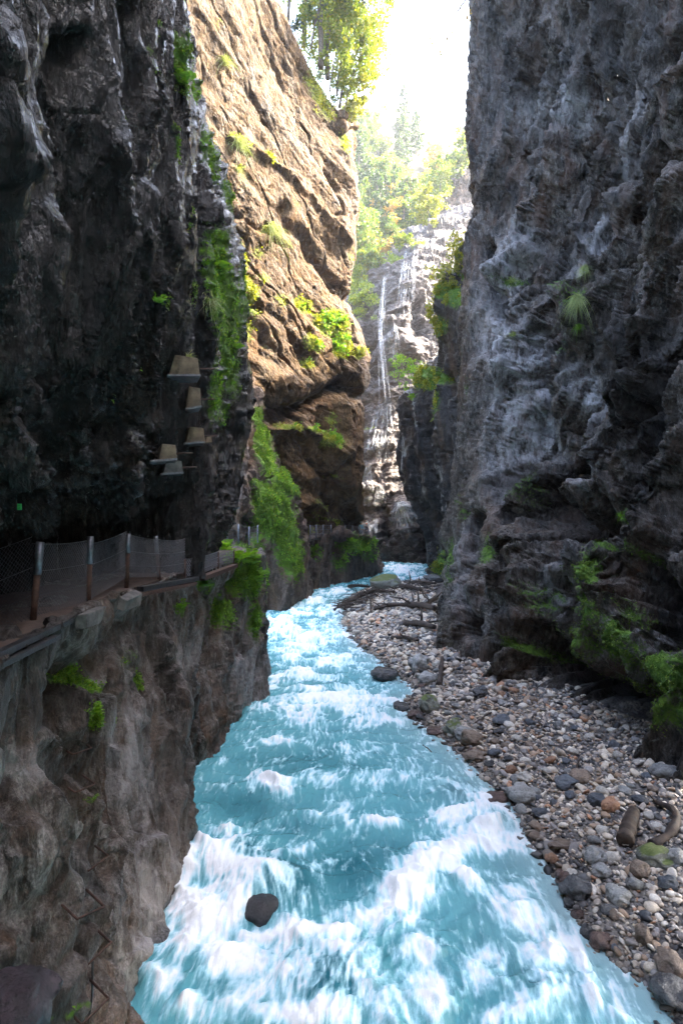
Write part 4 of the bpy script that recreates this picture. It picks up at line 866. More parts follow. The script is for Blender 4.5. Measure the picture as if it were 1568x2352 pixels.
pw = np.array([.20, .16, .10, .15, .12, .10, .03, .06, .08]); 
dampn = fbm(np.stack([x*.55, d*.4, x*0], 1), 4, seed=150)
for i in range(n):
    V, Fc = Vp[i % 10]
    a, b_, c_ = rng.uniform(0, 6.28), rng.normal(0, .35), rng.normal(0, .35)
    R = np.array([[math.cos(a), -math.sin(a), b_], [math.sin(a), math.cos(a), c_], [-b_, -c_, 1]])
    vs.append((V*r[i]*np.array([1, rng.uniform(.75, 1.05), rng.uniform(.7, 1.15)]))@R.T+np.array([x[i], d[i], z[i]+r[i]*.30])); fs.append(Fc+i*nv)
    c = pal[rng.choice(9, p=pw/pw.sum())]*rng.uniform(.8, 1.15)
    wet = 1.-.62*smooth(.45, -.1, s[i])-.45*smooth(.05, .35, dampn[i])
    cs.append(np.tile(np.append(c*max(wet, .2), 1.), (nv, 1)))
m, nt, N = mat('pebbles'); co = N('ShaderNodeTexCoord').outputs['Object']
at = N('ShaderNodeAttribute', attribute_name='col').outputs['Color']
g = N('ShaderNodeMapRange', i_0=noise(N, co, 22., 6, .75)); g.inputs[1].default_value = .3; g.inputs[2].default_value = .7; g.inputs[3].default_value = .65; g.inputs[4].default_value = 1.25
nn_ = N('ShaderNodeVectorMath', operation='SCALE', i_0=at); nt.links.new(g.outputs[0], nn_.inputs['Scale'])
b = N('ShaderNodeBump', i_Height=noise(N, co, 40., 5, .7), i_Strength=.5, i_Distance=.02)
s_ = N('ShaderNodeBsdfPrincipled', i_Base_Color=nn_.outputs[0], i_Roughness=.5, i_Normal=b.outputs[0]); nt.links.new(s_.outputs[0], N('ShaderNodeOutputMaterial').inputs[0])
o = link('gravel', np_mesh('gravel', np.concatenate(vs), np.concatenate(fs), True, {'col': np.concatenate(cs)}), m)
tag(o, 'mixed pale and dark pebbles covering the right river bank', 'gravel', kind='stuff')
# ---------------------------------------------------------------- helpers on the cliff surfaces
def surf(name, px, py, off=0.):
    G, n, ms, gx, gy = SHEETS[name]
    qx, qy = proj(np.where(G[..., 1:2] > 1, G, np.array([0, 1e4, 0.])))
    d = (qx-px)**2+(qy-py)**2+np.where(G[..., 1] > 1, 0, 1e9)
    cand = d < 30
    if cand.any(): k = np.argmin(np.where(cand, G[..., 1], 1e9))
    else: k = np.argmin(d)
    i = np.unravel_index(k, d.shape)
    return G[i]+n[i]*off, n[i]
# ---------------------------------------------------------------- driftwood
def log_mesh(pts, r0, r1, name, material, label, n=10, stubs=0, seed=0, **k):
    rs = np.random.default_rng(seed); pts = [np.array(p, float) for p in pts]
    out = []; m_ = max(3, int(14/(len(pts)-1)))
    for a, b in zip(pts[:-1], pts[1:]):
        for t in np.arange(m_)/m_: out.append(a*(1-t)+b*t)
    out.append(pts[-1]); out = np.array(out)
    for _ in range(3): out[1:-1] = (out[:-2]+2*out[1:-1]+out[2:])/4
    t = np.linspace(0, 1, len(out)); rr = (r0*(1-t)+r1*t)*(1+.12*rs.normal(size=len(out)))
    B = MB().tube(out, list(rr), n)
    root = B.build(name, material, None, True)
    tag(root, label, 'log' if name == 'log' else 'branch', **k)
    for j in range(stubs):
        i = int(len(out)*rs.uniform(.2, .9)); dv = rs.normal(size=3); dv[2] = abs(dv[2])*.7; dv /= np.linalg.norm(dv)
        L = rs.uniform(4, 9)*rr[i]
        s = MB().tube([out[i], out[i]+dv*L*.5, out[i]+dv*L+rs.normal(size=3)*.1*L], [rr[i]*.45, rr[i]*.3, rr[i]*.12], 6).build('stub', material, root, True)
    return root
def gp(px, py, h=0.): p = ray_ground(px, py); return p+W(0, 0, h)
ww = M['wet_wood']
log_mesh([gp(1434, 1950, .16), gp(1444, 1915, .2), gp(1455, 1885, .2)], .16, .13, 'log', ww, 'short thick rotten log lying on the near gravel', 12, 0, 1)
log_mesh([gp(1494, 1948, .06), gp(1534, 1931, .08), gp(1556, 1901, .14), gp(1549, 1876, .18), gp(1519, 1863, .14), gp(1501, 1851, .1)], .10, .05, 'branch', ww, 'curved black branch on the gravel at the right edge', 9, 2, 2)
log_mesh([gp(1008, 1580, .1), gp(1012, 1552, .16), gp(1015, 1524, .25)], .12, .09, 'log', ww, 'short log standing against boulders at the foot of the right cliff', 9, 0, 3)
log_mesh([gp(1090, 1666, .06), gp(1112, 1652, .1), gp(1136, 1638, .08)], .035, .02, 'branch', ww, 'thin stick lying across the gravel above the trio of boulders', 6, 1, 4)
log_mesh([gp(1330, 1750, .05), gp(1322, 1775, .12), gp(1345, 1795, .06)], .035, .02, 'branch', ww, 'small bent root on the middle of the gravel', 6, 0, 5)
log_mesh([wp(970, 1711, .35), wp(984, 1720, .1), wp(999, 1738, -.05)], .012, .02, 'branch', ww, 'thin twig sticking out of the river near the shore', 6, 3, 6)
DL = [((800, 1352), (848, 1356), .16, 'log', 'bare trunk reaching left over the water beside the flat mossy boulder'), ((832, 1367), (905, 1368), .14, 'log', 'log lying just below the flat mossy boulder'),
 ((768, 1405), (862, 1364), .13, 'log', 'long slanting log at the left end of the driftwood pile'), ((860, 1404), (930, 1399), .15, 'log', 'level log in the gravel below the driftwood pile'),
 ((934, 1398), (998, 1412), .22, 'log', 'thick dark log against the right cliff foot'), ((930, 1440), (998, 1455), .18, 'log', 'straight log low on the upstream gravel beside the cliff'),
 ((972, 1402), (1004, 1384), .16, 'log', 'steep dark log leaning on the thick one'), ((920, 1354), (966, 1366), .2, 'log', 'broken trunk right of the flat mossy boulder'), ((940, 1345), (1000, 1348), .15, 'log', 'log across the top of the bank by the upper pool'), ((852, 1412), (850, 1372), .07, 'branch', 'upright broken branch in the middle of the pile'), ((900, 1470), (960, 1482), .1, 'branch', 'pale stick in the gravel halfway down the bank')]
for i, (a, b, r, nm, lb) in enumerate(DL):
    p, q = gp(*a, r*1.1), gp(*b, r*1.3+.1); log_mesh([p, (p+q)/2+W(0, 0, .12), q], r, r*.7, nm, ww, lb, 8, 3, 20+i)
B = MB()
for i in range(170):
    cx_, cy_ = (rng.uniform(775, 870), 0) if i < 115 else (rng.uniform(860, 1000), 0)
    cy_ = np.interp(cx_, [775, 870, 1000], [1404, 1366, 1352])+rng.normal(0, 9)
    p = gp(cx_, cy_, rng.uniform(.05, .55)); L = rng.uniform(.4, 1.7); a = rng.normal(2.6, .7)
    dv = np.array([math.cos(a)*L, math.sin(a)*L*.6, rng.normal(0, .22)*L]); r = rng.uniform(.012, .045)
    B.tube([p-dv/2, p+rng.normal(size=3)*.06, p+dv/2], [r, r*.8, r*.3], 5)
tag(B.build('twigs', ww, None, True), 'tangle of thin dark driftwood twigs around the flat boulder', 'twigs', kind='stuff')
# ---------------------------------------------------------------- the path
top_ = [c[0] for c in colsG[:-1]]
tv, tf = [], []
for p in top_:
    for dx, dz in ((-.12, .0), (-1.95, .03), (-1.95, -.2), (-.12, -.2)): tv.append(p+W(dx, 0, dz+.07))
for i in range(len(top_)-1):
    for k in range(4): tf.append((i*4+k, i*4+(k+1) % 4, i*4+4+(k+1) % 4, i*4+4+k))
o = MB().add(tv, tf).build('path', M['path']); o['kind'] = 'structure'
fpts = [P(600, 1238, 44), P(690, 1238, 45.5), P(755, 1236, 51), P(800, 1233, 56), P(838, 1239, 60), P(846, 1241, 66), P(840, 1240, 72)]
tv, tf = [], []
for p in fpts:
    for dx, dy, dz in ((-.1, 0, 0), (-1.4, 1., 0), (-1.4, 1., -.25), (-.1, 0, -.25)): tv.append(p+W(dx, dy, dz+.12))
for i in range(len(fpts)-1):
    for k in range(4): tf.append((i*4+k, i*4+(k+1) % 4, i*4+4+(k+1) % 4, i*4+4+k))
o = MB().add(tv, tf).build('far_path', M['concrete_grey']); o['kind'] = 'structure'
# chain link fence
def mesh_panel(a, b, h, cell, r, parent, z0=.05, name='wire_mesh', sag=.03, m=None):
    a, b = np.array(a, float), np.array(b, float); L = np.linalg.norm((b-a)[:2]); B = MB(); n = int(L/cell)
    def pt(u, v):
        u = min(max(u, 0), L); s = u/L; return a*(1-s)+b*s+W(0, 0, z0+(h-z0)*v-sag*4*s*(1-s)*v+.0)
    H = h-z0; k = int(H/cell)
    for i in range(-k, n+1):
        for sg in (0, 1):
            u0, u1 = i*cell, i*cell+H
            v0, v1 = 0., 1.
            if u0 < 0: v0 = -u0/H
            if u1 > L: v1 = (L-u0)/H
            if v1 <= v0+.01: continue
            ps = []
            for v in np.linspace(v0, v1, 4):
                u = u0+v*H
                ps.append(pt(u, v if not sg else 1-v))
            B.tube(ps, r, 3, False)
    o = B.build(name, m or M['wire'], parent)
    for v in (1., .62, .28):
        ps = [pt(u, v) for u in np.linspace(0, L, 9)]
        MB().tube(ps, r*1.7, 5).build('wire_strand', m or M['wire'], parent, True)
    return o
posts = [((-260, 1600), (-300, 1300), 5.6), ((74, 1432), (93, 1245), 7.5), ((203, 1391), (208, 1232), 9.2), ((291, 1336), (295, 1226), 11.2), ((367, 1333), (358, 1231), 13.1), ((425, 1322), (420, 1238), 14.4)]
fr = empty('fence', P(203, 1391, 9.2), label='chain-link fence on leaning steel posts along the near path on the left', cat='fence')
fo_ = np.array(fr.location)
tops = []
for (b_, t_, d) in posts:
    pb, pt_ = P(b_[0], b_[1], d)+W(0, 0, -.12), P(t_[0], t_[1], d)
    tops.append((pb+W(0, 0, .15), pt_))
    if b_[0] in (425,): continue
    o = MB().tube([pb-fo_, pb*.35+pt_*.65-fo_], [.042, .042], 12).build('post', M['rust'], fr, True)
    o = MB().tube([pb*.36+pt_*.64-fo_, pt_-fo_], [.050, .050], 12).build('post_sleeve', M['steel'], o, True)
for (a0, a1), (b0, b1) in zip(tops[:-1], tops[1:]):
    L = np.linalg.norm((b0-a0)[:2]); h = (a1[2]-a0[2]+b1[2]-b0[2])/2
    mesh_panel(a0-fo_, b0-fo_, h-.04, .065, .0021, fr)
fr2 = empty('fence', P(464, 1322, 14.6), label='low rusty mesh railing where the path rounds the rock nose', cat='fence'); fo_ = np.array(fr2.location)
lows = [(P(425, 1325, 14.4), .45), (P(464, 1318, 15.2), .5), (P(501, 1301, 17.2), .45), (P(537, 1292, 19.), .4)]
for p, h in lows: MB().tube([p+W(0, 0, -.15)-fo_, p+W(0, 0, h)-fo_], .03, 8).build('post', M['rust'], fr2, True)
for (a, h1), (b_, h2) in zip(lows[:-1], lows[1:]): mesh_panel(a-fo_, b_-fo_, min(h1, h2), .09, .005, fr2, .0, sag=0)
def small_fence(ps, h, label, cell=.26, r=.005, m=None):
    f = empty('fence', ps[0], label=label, cat='fence'); o0 = np.array(f.location)
    for p in ps: MB().tube([p-o0+W(0, 0, -.1), p-o0+W(0, 0, h)], .045, 8).build('post', m or M['steel'], f, True)
    for a, b_ in zip(ps[:-1], ps[1:]): mesh_panel(a-o0, b_-o0, h-.06, cell, r, f, .08, sag=.01)
small_fence([P(497, 1240, 35.5), P(522, 1241, 35.3), P(548, 1242, 35.5), P(572, 1248, 35.8), P(592, 1243, 37)], 1.05, 'dark fence in front of the tunnel mouth left of the mossy spur')
small_fence([P(712, 1236, 46.8), P(726, 1235, 48), P(742, 1234, 49.8), P(760, 1233, 52)], 1.1, 'fence with pale posts before the tunnel right of the mossy spur')
small_fence([P(793, 1231, 55.6), P(809, 1231, 57), P(825, 1233, 58.6), P(838, 1235, 60), P(847, 1238, 63), P(846, 1239, 67)], 1.1, 'fence with pale posts around the far corner by the waterfall')
# edge rails and footings
def beam(a, b, w, h, name, m, label, cat):
    a, b = np.array(a), np.array(b); t = (b-a)/np.linalg.norm(b-a); u = np.cross(t, [0, 0, 1.]); u /= np.linalg.norm(u); v = np.cross(u, t)
    tag(MB().box((a+b)/2, t, u, v, np.linalg.norm(b-a)/2, w, h).build(name, m, None, False, .008), label, cat)
beam(P(-60, 1530, 5.0), P(161, 1425, 7.7), .05, .035, 'steel_beam', M['dark_iron'], 'upper dark steel rail bolted along the path edge at the left border', 'rail')
beam(P(-60, 1556, 4.95), P(132, 1462, 7.0), .05, .03, 'steel_beam', M['dark_iron'], 'lower dark steel rail under the upper one at the left border', 'rail')
beam(P(322, 1353, 11.2), P(452, 1329, 14.6), .07, .05, 'steel_beam', M['dark_iron'], 'dark beam under the path edge before the rock nose', 'beam')
beam(P(318, 1366, 11.1), P(448, 1340, 14.4), .06, .04, 'steel_beam', M['rust'], 'rusty lower beam under the path edge before the rock nose', 'beam')
beam(P(464, 1328, 15.), P(540, 1299, 19.), .10, .06, 'kerb_stone', M['rust'], 'dark kerb of the path outside the rock nose', 'kerb')
def slabq(q, d, label, th=.14):
    f = [P(x, y, dd_) for (x, y), dd_ in zip(q, d)]; nrm = np.cross(f[1]-f[0], f[3]-f[0]); nrm /= np.linalg.norm(nrm)
    if nrm[1] > 0: nrm = -nrm
    v = [p+nrm*.03 for p in f]+[p-nrm*th for p in f]
    tag(MB().add(v, [(0, 1, 2, 3), (7, 6, 5, 4), (0, 4, 5, 1), (1, 5, 6, 2), (2, 6, 7, 3), (3, 7, 4, 0)]).build('concrete_footing', M['concrete_grey'], None, False, .02), label, 'footing')
slabq([(176, 1412), (224, 1393), (212, 1432), (178, 1446)], [8.0, 8.75, 8.6, 8.], 'tilted grey concrete footing under the second fence post')
slabq([(278, 1372), (312, 1354), (309, 1384), (266, 1398)], [10.1, 10.8, 10.7, 10.1], 'grey concrete footing under the third fence post')
# ---------------------------------------------------------------- concrete rock anchors
def anchor(px0, px1, py0, py1, d, label, m, tilt=0., plate=1.12, bolt=True, small=False):
    d = min(surf(sh_, (px0+px1)/2+a_, (py0+py1)/2+b_)[0][1] for sh_ in ('left_overhang_cliff', 'green_buttress') for a_ in (-14, 0, 10) for b_ in (-8, 8))-.02
    c = P((px0+px1)/2, (py0+py1)/2, d); w = (px1-px0)/F*d/2; h = (py1-py0)/F*d/2
    u = np.array([.93, .36, 0]); n = np.array([.36, -.93, 0]); z = np.array([0, 0, 1.])
    dp = .32 if not small else .12
    root = empty('rock_anchor', c, label=label, cat='anchor block')
    # wedge block: sloping top, slanted ends
    v = []
    for k, s in ((0., 1.), (1., 1.25)):
        for a, b_ in ((-1*s, -1), (1., -.85+tilt), (.86, .9), (-.62*s, 1.)):
            v.append(u*w*a+z*h*b_-n*dp*2*k+n*dp*.6)
    MB().add(v, [(0, 1, 2, 3), (7, 6, 5, 4), (0, 4, 5, 1), (1, 5, 6, 2), (2, 6, 7, 3), (3, 7, 4, 0)]).build('block', m, root, False, .015)
    if not small:
        a0 = u*(-w*plate)+z*(-h*1.06); a1 = u*w*1.05+z*(h*(-.92+tilt)); t = (a1-a0); L = np.linalg.norm(t); t /= L; b2 = n; nn2 = np.cross(t, b2)
        MB().box((a0+a1)/2-n*.12, t, b2, nn2, L/2, dp*1.0, .022).build('plate', M['steel'], root, False, .004)
    if bolt: MB().tube([u*w*.6, u*(w+.34)+n*.06+z*.03], .018, 8).build('bolt', M['rust'], root, True)
    return root
anchor(389, 456, 822, 868, 12.9, 'widest concrete anchor block, topmost on the left cliff, grass on top', M['concrete'], .12)
anchor(426, 460, 892, 942, 13.0, 'second concrete anchor block from the top on the left cliff', M['concrete'], .2)
anchor(426, 468, 983, 1020, 12.8, 'pale streaked concrete anchor block, third from the top', M['concrete'], .1)
anchor(471, 486, 1001, 1018, 13.4, 'tiny pale block tucked right of the streaked anchor block', M['concrete'], 0, bolt=False, small=True)
anchor(364, 404, 1022, 1062, 11.9, 'orange-brown anchor block with a long steel plate beneath', M['concrete'], .25, 1.9)
anchor(374, 418, 1058, 1090, 12.0, 'lowest dark anchor block above the path', M['concrete_grey'], .15, 1.2)
# green sign on the dark wall
p = P(45.5, 1164, 6.3)+W(0, 0, 0)
sg = MB().box(p, (.98, .2, 0), (-.2, .98, 0), (0, 0, 1), .022, .004, .034).build('sign', plain('sign_green', (.02, .30, .05), (.02, .36, .07), 3, .4, 0, 0)); tag(sg, 'small green plate on the dark rock above the fence', 'sign')
sgn_ = np.array((.2, -.98, 0)); Bs = MB()
for k, (a, b_, w_) in enumerate(((-.010, .014, .006), (0.004, .014, .005), (-.002, -.004, .013), (-.004, -.018, .009))): Bs.box(p+np.array((.98, .2, 0))*a+sgn_*.006+W(0, 0, b_), (.98, .2, 0), (-.2, .98, 0), (0, 0, 1), w_, .001, .003)
Bs.build('lettering', plain('sign_dark', (.01, .1, .02), (.01, .12, .02), 3, .5, 0, 0), sg)
# iron rungs
for i, (zx, zy, tilt) in enumerate(((350, 372, .1), (362, 540, .12), (420, 885, .35), (362, 1070, -.05), (395, 1290, .4), (385, 1540, .35))):
    px, py = zx*.5, 1531+zy*.5
    q, n = surf('left_cliff_under_path', px, py); n = np.array([.80, -.6, 0]); u = np.array([.6, .8, 0]); z = W(0, 0, 1)
    w = .14; o_ = .22
    a = [q-u*w-n*.12, q-u*w+n*o_-z*.02, q+u*w+n*o_+z*tilt*.25-z*.04, q+u*w-n*.12+z*tilt*.2]
    lbl = ['uppermost iron rung in the left lower cliff', 'second iron rung from the top in the left lower cliff', 'iron rung hanging askew below the dark cavity', 'level iron rung in the middle of the left lower cliff', 'bent iron rung above the hanging cable', 'lowest iron rung near the bottom of the left cliff'][i]
    tag(MB().tube(a, .013, 8).build('rung', M['rust'], None, True), lbl, 'rung')
q1, _ = surf('left_cliff_under_path', 203, 2205, .08); q2, _ = surf('left_cliff_under_path', 204, 2345, .08)
tag(MB().tube([q1, (q1+q2)/2+W(.02, 0, 0), q2], .012, 7).build('cable', M['dark_iron'], None, True), 'thin black cable hanging down the left lower cliff below the bent rung', 'cable')
# ---------------------------------------------------------------- people on the far path
def person(px, py, d, shirt, trousers, hairc, label, face=0., arm=.2):
    base = P(px, py, d); root = empty('person', base, label=label, cat='person'); root.rotation_euler = (0, 0, face)
    sk = plain('skin_tone', (.45, .28, .2), (.55, .36, .27), 3, .6, 0, 0)
    def skin(name, vs, es, rs, m):
        me = bpy.data.meshes.new(name); me.from_pydata(vs, es, []); o = link(name, me, m, root)
        o.modifiers.new('skin', 'SKIN'); ss = o.modifiers.new('sub', 'SUBSURF'); ss.levels = 1; ss.render_levels = 2
        for v, r in zip(me.skin_vertices[0].data, rs): v.radius = (r[0], r[1]) if isinstance(r, tuple) else (r, r)
        me.skin_vertices[0].data[0].use_root = True; return o
    V = [(0, 0, .95), (0, 0, 1.15), (0, 0, 1.38), (0, 0, 1.47), (0, -.01, 1.54), (0, -.02, 1.66), (0, -.01, 1.72),
         (.17, 0, 1.38), (.24, -.02, 1.12), (.24, -.02-arm*.6, .93), (.24, -.05-arm*.8, .86), (-.17, 0, 1.38), (-.25, .02, 1.12), (-.25, -.06, .89), (-.25, -.08, .81),
         (.09, 0, .86), (.10, -.02, .48), (.10, .02, .09), (.10, -.12, .04), (-.09, 0, .86), (-.10, .03, .48), (-.10, .05, .09), (-.10, -.09, .04)]
    E = [(0, 1), (1, 2), (2, 3), (3, 4), (4, 5), (5, 6), (2, 7), (7, 8), (8, 9), (9, 10), (2, 11), (11, 12), (12, 13), (13, 14), (0, 15), (15, 16), (16, 17), (17, 18), (0, 19), (19, 20), (20, 21), (21, 22)]
    R = [(.14, .10), (.14, .10), (.15, .10), .055, .05, .095, .07, .06, .045, .035, .04, .06, .045, .035, .04, .08, .055, .04, .04, .08, .055, .04, .04]
    skin('body', V, E, R, sk)
    skin('jacket', [(0, 0, .9), (0, 0, 1.15), (0, 0, 1.38), (.17, 0, 1.385), (.24, -.02, 1.12), (.24, -.02-arm*.55, .95), (-.17, 0, 1.385), (-.25, .02, 1.12), (-.25, -.05, .92)], [(0, 1), (1, 2), (2, 3), (3, 4), (4, 5), (2, 6), (6, 7), (7, 8)], [(.175, .13), (.17, .12), (.175, .12), .078, .06, .052, .078, .06, .052], shirt)
    skin('trousers', [(0, 0, .95), (.09, 0, .86), (.10, -.02, .48), (.10, .02, .12), (-.09, 0, .86), (-.10, .03, .48), (-.10, .05, .12)], [(0, 1), (1, 2), (2, 3), (0, 4), (4, 5), (5, 6)], [(.155, .115), .095, .072, .06, .095, .072, .06], trousers)
    V_, F_ = ico(3); V_ = V_*np.array([.105, .12, .10])+np.array([0, .01, 1.69]); V_ = np.where(V_[:, 2:] < 1.64, V_*np.array([1, 1, 1.]), V_)
    MB().add([v for v in V_], [tuple(f) for f in F_]).build('hair', hairc, root, True)
    Vn, Fn = ico(1); MB().add(Vn*np.array([.015, .02, .02])+np.array([0, -.115, 1.63]), [tuple(f) for f in Fn]).build('nose', sk, root, True)
cl = lambda n, a: plain(n, tuple(.8*x for x in a), a, 20, .85, 0, .2)
person(829, 1236, 60.6, cl('jacket_blue', (.35, .62, .72)), cl('trousers_pale', (.35, .38, .42)), cl('hat_white', (.75, .8, .8)), 'walker in a light blue top and pale hat behind the far fence', .4)
person(841, 1238, 63.5, cl('jacket_black', (.04, .03, .035)), cl('trousers_black', (.03, .03, .04)), cl('hat_red', (.5, .12, .05)), 'walker in dark clothes with a reddish hat beside the far fence corner', -.5, .5)
# ---------------------------------------------------------------- waterfall
m, nt, N = mat('falling_water')
tr = N('ShaderNodeBsdfTransparent'); df = N('ShaderNodeBsdfPrincipled', i_Roughness=.5); df.inputs['Base Color'].default_value = (.9, .93, .96, 1)
nz = ramp(N, noise(N, mapped(N, N('ShaderNodeTexCoord').outputs['Object'], (0, 0, 0), (4, 4, .5)), 1., 6, .7), .3, .65)
x_ = N('ShaderNodeMixShader', i_0=math_(N, 'MULTIPLY', nz, .3)); nt.links.new(tr.outputs[0], x_.inputs[1]); nt.links.new(df.outputs[0], x_.inputs[2]); nt.links.new(x_.outputs[0], N('ShaderNodeOutputMaterial').inputs[0])
M['fallwater'] = m
B = MB()
def strand(pts, r): B.tube(pts, r, 4, False)
def on_fall(px, py, off): return surf('waterfall_cliff', px, py, off)[0]
G, n_, _, _, _ = SHEETS['waterfall_cliff']
gx_, gy_ = proj(G)
def fast(px, py, off):
    k = np.argmin((gx_-px)**2+(gy_-py)**2+(G[..., 1]-75)*.05); i = np.unravel_index(k, gx_.shape); return G[i]+np.array([0, -off, 0])
cent = [(882, 642), (876, 720), (872, 760), (877, 820), (881, 880), (884, 925)]
for i in range(60):
    j = rng.normal(0, 1); pts = []
    for k, (x, y) in enumerate(cent): 
        w = 1.2+k*1.0; pts.append(fast(x+j*w, y, .35+.35*abs(j)+ (1.2 if k in (1, 2, 3, 4) else .3)))
    pts = [np.array(p) for p in pts]
    wg = rng.normal(0, .8, 6)
    for k in range(1, len(pts)): pts[k][1] = min(pts[k][1], pts[k-1][1])
    for k in range(1, len(pts)):   # stay in the same column of the picture while falling free
        x = cent[k][0]+j*(1.2+k*1.0)+wg[k]; pts[k] = P(x, cent[k][1], pts[k][1])
    a_ = rng.integers(0, 4); e_ = min(6, a_+rng.integers(2, 4)); q_ = pts[a_:e_]
    if len(q_) > 1: strand(q_, list(np.linspace(.012, .02+.04*rng.random(), len(q_)-1))+[.01])
def cascade(n, x0, x1, ys, xs_shift, spread, rr=(.015, .04), off=.25):
    for i in range(n):
        x = rng.uniform(x0, x1); a = (x-(x0+x1)/2)/((x1-x0)/2+1e-6); s = rng.uniform(0, .45); e = s+rng.uniform(.25, .55); pts = []
        for t in np.linspace(s, min(e, 1), 7):
            y = ys[0]+(ys[1]-ys[0])*t; pts.append(fast(x+xs_shift*t+a*spread*t+rng.normal(0, .6), y, off))
        strand(pts, [rng.uniform(*rr)*k for k in (.4, .9, 1, 1, .9, .7, .3)])
cascade(70, 868, 896, (915, 1010), -10, 22)
cascade(60, 850, 898, (985, 1075), -14, 4)
cascade(34, 838, 850, (1060, 1130), 0, 8)
cascade(34, 845, 885, (1112, 1180), -6, 6)
cascade(40, 842, 868, (1190, 1240), -8, 6, (.05, .12))
cascade(60, 880, 912, (740, 860), 6, 6, (.02, .05))
cascade(30, 930, 962, (560, 760), -22, 6, (.02, .06))
for i in range(110):
    a = rng.uniform(-.4, 1.25); x0, y0 = 915+rng.uniform(-8, 8), 1150+rng.uniform(-4, 10); L = rng.uniform(30, 85); pts = []
    for t in np.linspace(rng.uniform(0, .3), 1, 6): pts.append(fast(x0+math.sin(a)*L*t, y0+math.cos(a)*L*t*.9+10*t*t, .3))
    strand(pts, [rng.uniform(.03, .07)*k for k in (.4, 1, 1, .9, .7, .2)])
o = B.build('waterfall', M['fallwater'], None, True); o['kind'] = 'structure'; tag(o, 'thin white waterfall streaming down the pale cliff', None)
# ---------------------------------------------------------------- vegetation
def leaf_quads(Pn, dirs, size, width=.45, bend=.15, rs=rng):
    """kite-shaped leaves: base points, directions, lengths"""
    n = len(Pn); dirs = dirs/(np.linalg.norm(dirs, axis=1, keepdims=True)+1e-9)
    r = rs.normal(size=(n, 3)); side = np.cross(dirs, r); side /= np.linalg.norm(side, axis=1, keepdims=True)+1e-9
    s = np.asarray(size).reshape(-1, 1)*np.ones((n, 1)); up = np.cross(side, dirs)
    a = Pn; b = Pn+dirs*s*.5+side*s*width*.5+up*s*bend; c = Pn+dirs*s; d = Pn+dirs*s*.5-side*s*width*.5+up*s*bend
    V = np.stack([a, b, c, d], 1).reshape(-1, 3); Q = np.arange(n*4).reshape(n, 4); return V, Q
def moss_on(sheet, n, size, m, name, label, thr=.5, box=None, droop=.3, cat='moss', width=.6, lift=1.):
    G, nr_, ms, gx, gy = SHEETS[sheet]
    w = np.clip(ms-thr, 0, 1).ravel(); Q = G.reshape(-1, 3)
    nz = fbm(Q*2.6/max(1, Q[:, 1].mean()/18), 4, .6, seed=int(size*1e3) % 97+3); w = w*np.clip(.15+3.6*nz, 0, 1.5)
    if box is not None: w = w*((gx.ravel() > box[0]) & (gx.ravel() < box[2]) & (gy.ravel() > box[1]) & (gy.ravel() < box[3]))
    # weigh by the area a vertex stands for
    da = np.linalg.norm(np.cross(np.gradient(G, axis=0), np.gradient(G, axis=1)), axis=-1).ravel(); w = w*da
    if w.sum() <= 0: return
    k = rng.choice(len(w), n, p=w/w.sum()); N_ = nr_.reshape(-1, 3)[k]
    p = Q[k]+rng.normal(size=(n, 3))*size*.5+N_*size*.9*lift*rng.random((n, 1))
    d = N_*.8+rng.normal(size=(n, 3))*.7+np.array([0, 0, -droop])
    V, F_ = leaf_quads(p, d, size*rng.uniform(.5, 1.4, n), width)
    tag(link(name, np_mesh(name, V, F_), m), label, cat, kind='stuff')
moss_on('right_cliff', 34000, .05, leaf_mat('moss_deep', (.06, .12, .02), (.17, .27, .03), (.26, .30, .05), .3), 'moss', 'deep green moss cushions on the diagonal rib of the right cliff', .25, (1280, 1230, 1700, 1760))
moss_on('right_cliff', 9000, .07, leaf_mat('moss_dull', (.03, .06, .015), (.09, .13, .03), None, .2), 'moss', 'thin dull moss scattered over the ribs of the right cliff', .3, (1000, 560, 1280, 1540))
moss_on('left_overhang_cliff', 9000, .04, M['moss'], 'moss', 'mossy strands hanging down the black dripping overhang', .35, None, 1.2, lift=.6)
moss_on('green_buttress', 32000, .085, M['fern'], 'foliage', 'bright green leafy growth covering the narrow buttress behind the overhang', .5, None, .6, 'foliage', .5)
moss_on('green_buttress', 9000, .06, M['moss'], 'moss', 'dark moss between the leaves of the narrow buttress', .3, None, .5)
moss_on('left_cliff_under_path', 16000, .07, M['fern'], 'foliage', 'fresh green leafy plants spilling over the corner of the path ledge', .62, (440, 1240, 640, 1500), .4, 'foliage', .5)
moss_on('left_cliff_under_path', 9000, .045, M['moss'], 'moss', 'olive moss patches on the lower left cliff face', .42, (0, 1440, 480, 2400))
moss_on('mossy_spur', 40000, .11, M['moss'], 'moss', 'thick dark green moss coating the spur beside the river', .5)
moss_on('mossy_spur', 14000, .15, M['fern'], 'foliage', 'sunny green leaves along the crest of the mossy spur', .85, None, .2, 'foliage')
moss_on('sunlit_cliff', 30000, .18, M['moss_gold'], 'moss', 'golden green moss and tufts on the ledges of the warm cliff', .5, (400, 0, 900, 1300), .7)
moss_on('sunlit_cliff', 7000, .30, M['fern'], 'foliage', 'green and yellow bushes on the ledge of the warm cliff', .8, (600, 650, 900, 1120), .2, 'foliage', .6)
moss_on('far_ledge_cliff', 9000, .26, M['fern'], 'foliage', 'bright plants on the promontory below the far path', .5, (700, 1243, 900, 1400), .1, 'foliage', .6)
moss_on('waterfall_cliff', 7000, .34, M['leaf_rim'], 'foliage', 'yellow green shrubs along the top edge of the waterfall cliff', .5, None, .1, 'foliage', .6)
moss_on('dark_buttress', 14000, .19, M['moss_gold'], 'foliage', 'backlit yellow leaves fringing the dark buttress', .5, None, .2, 'foliage', .6)
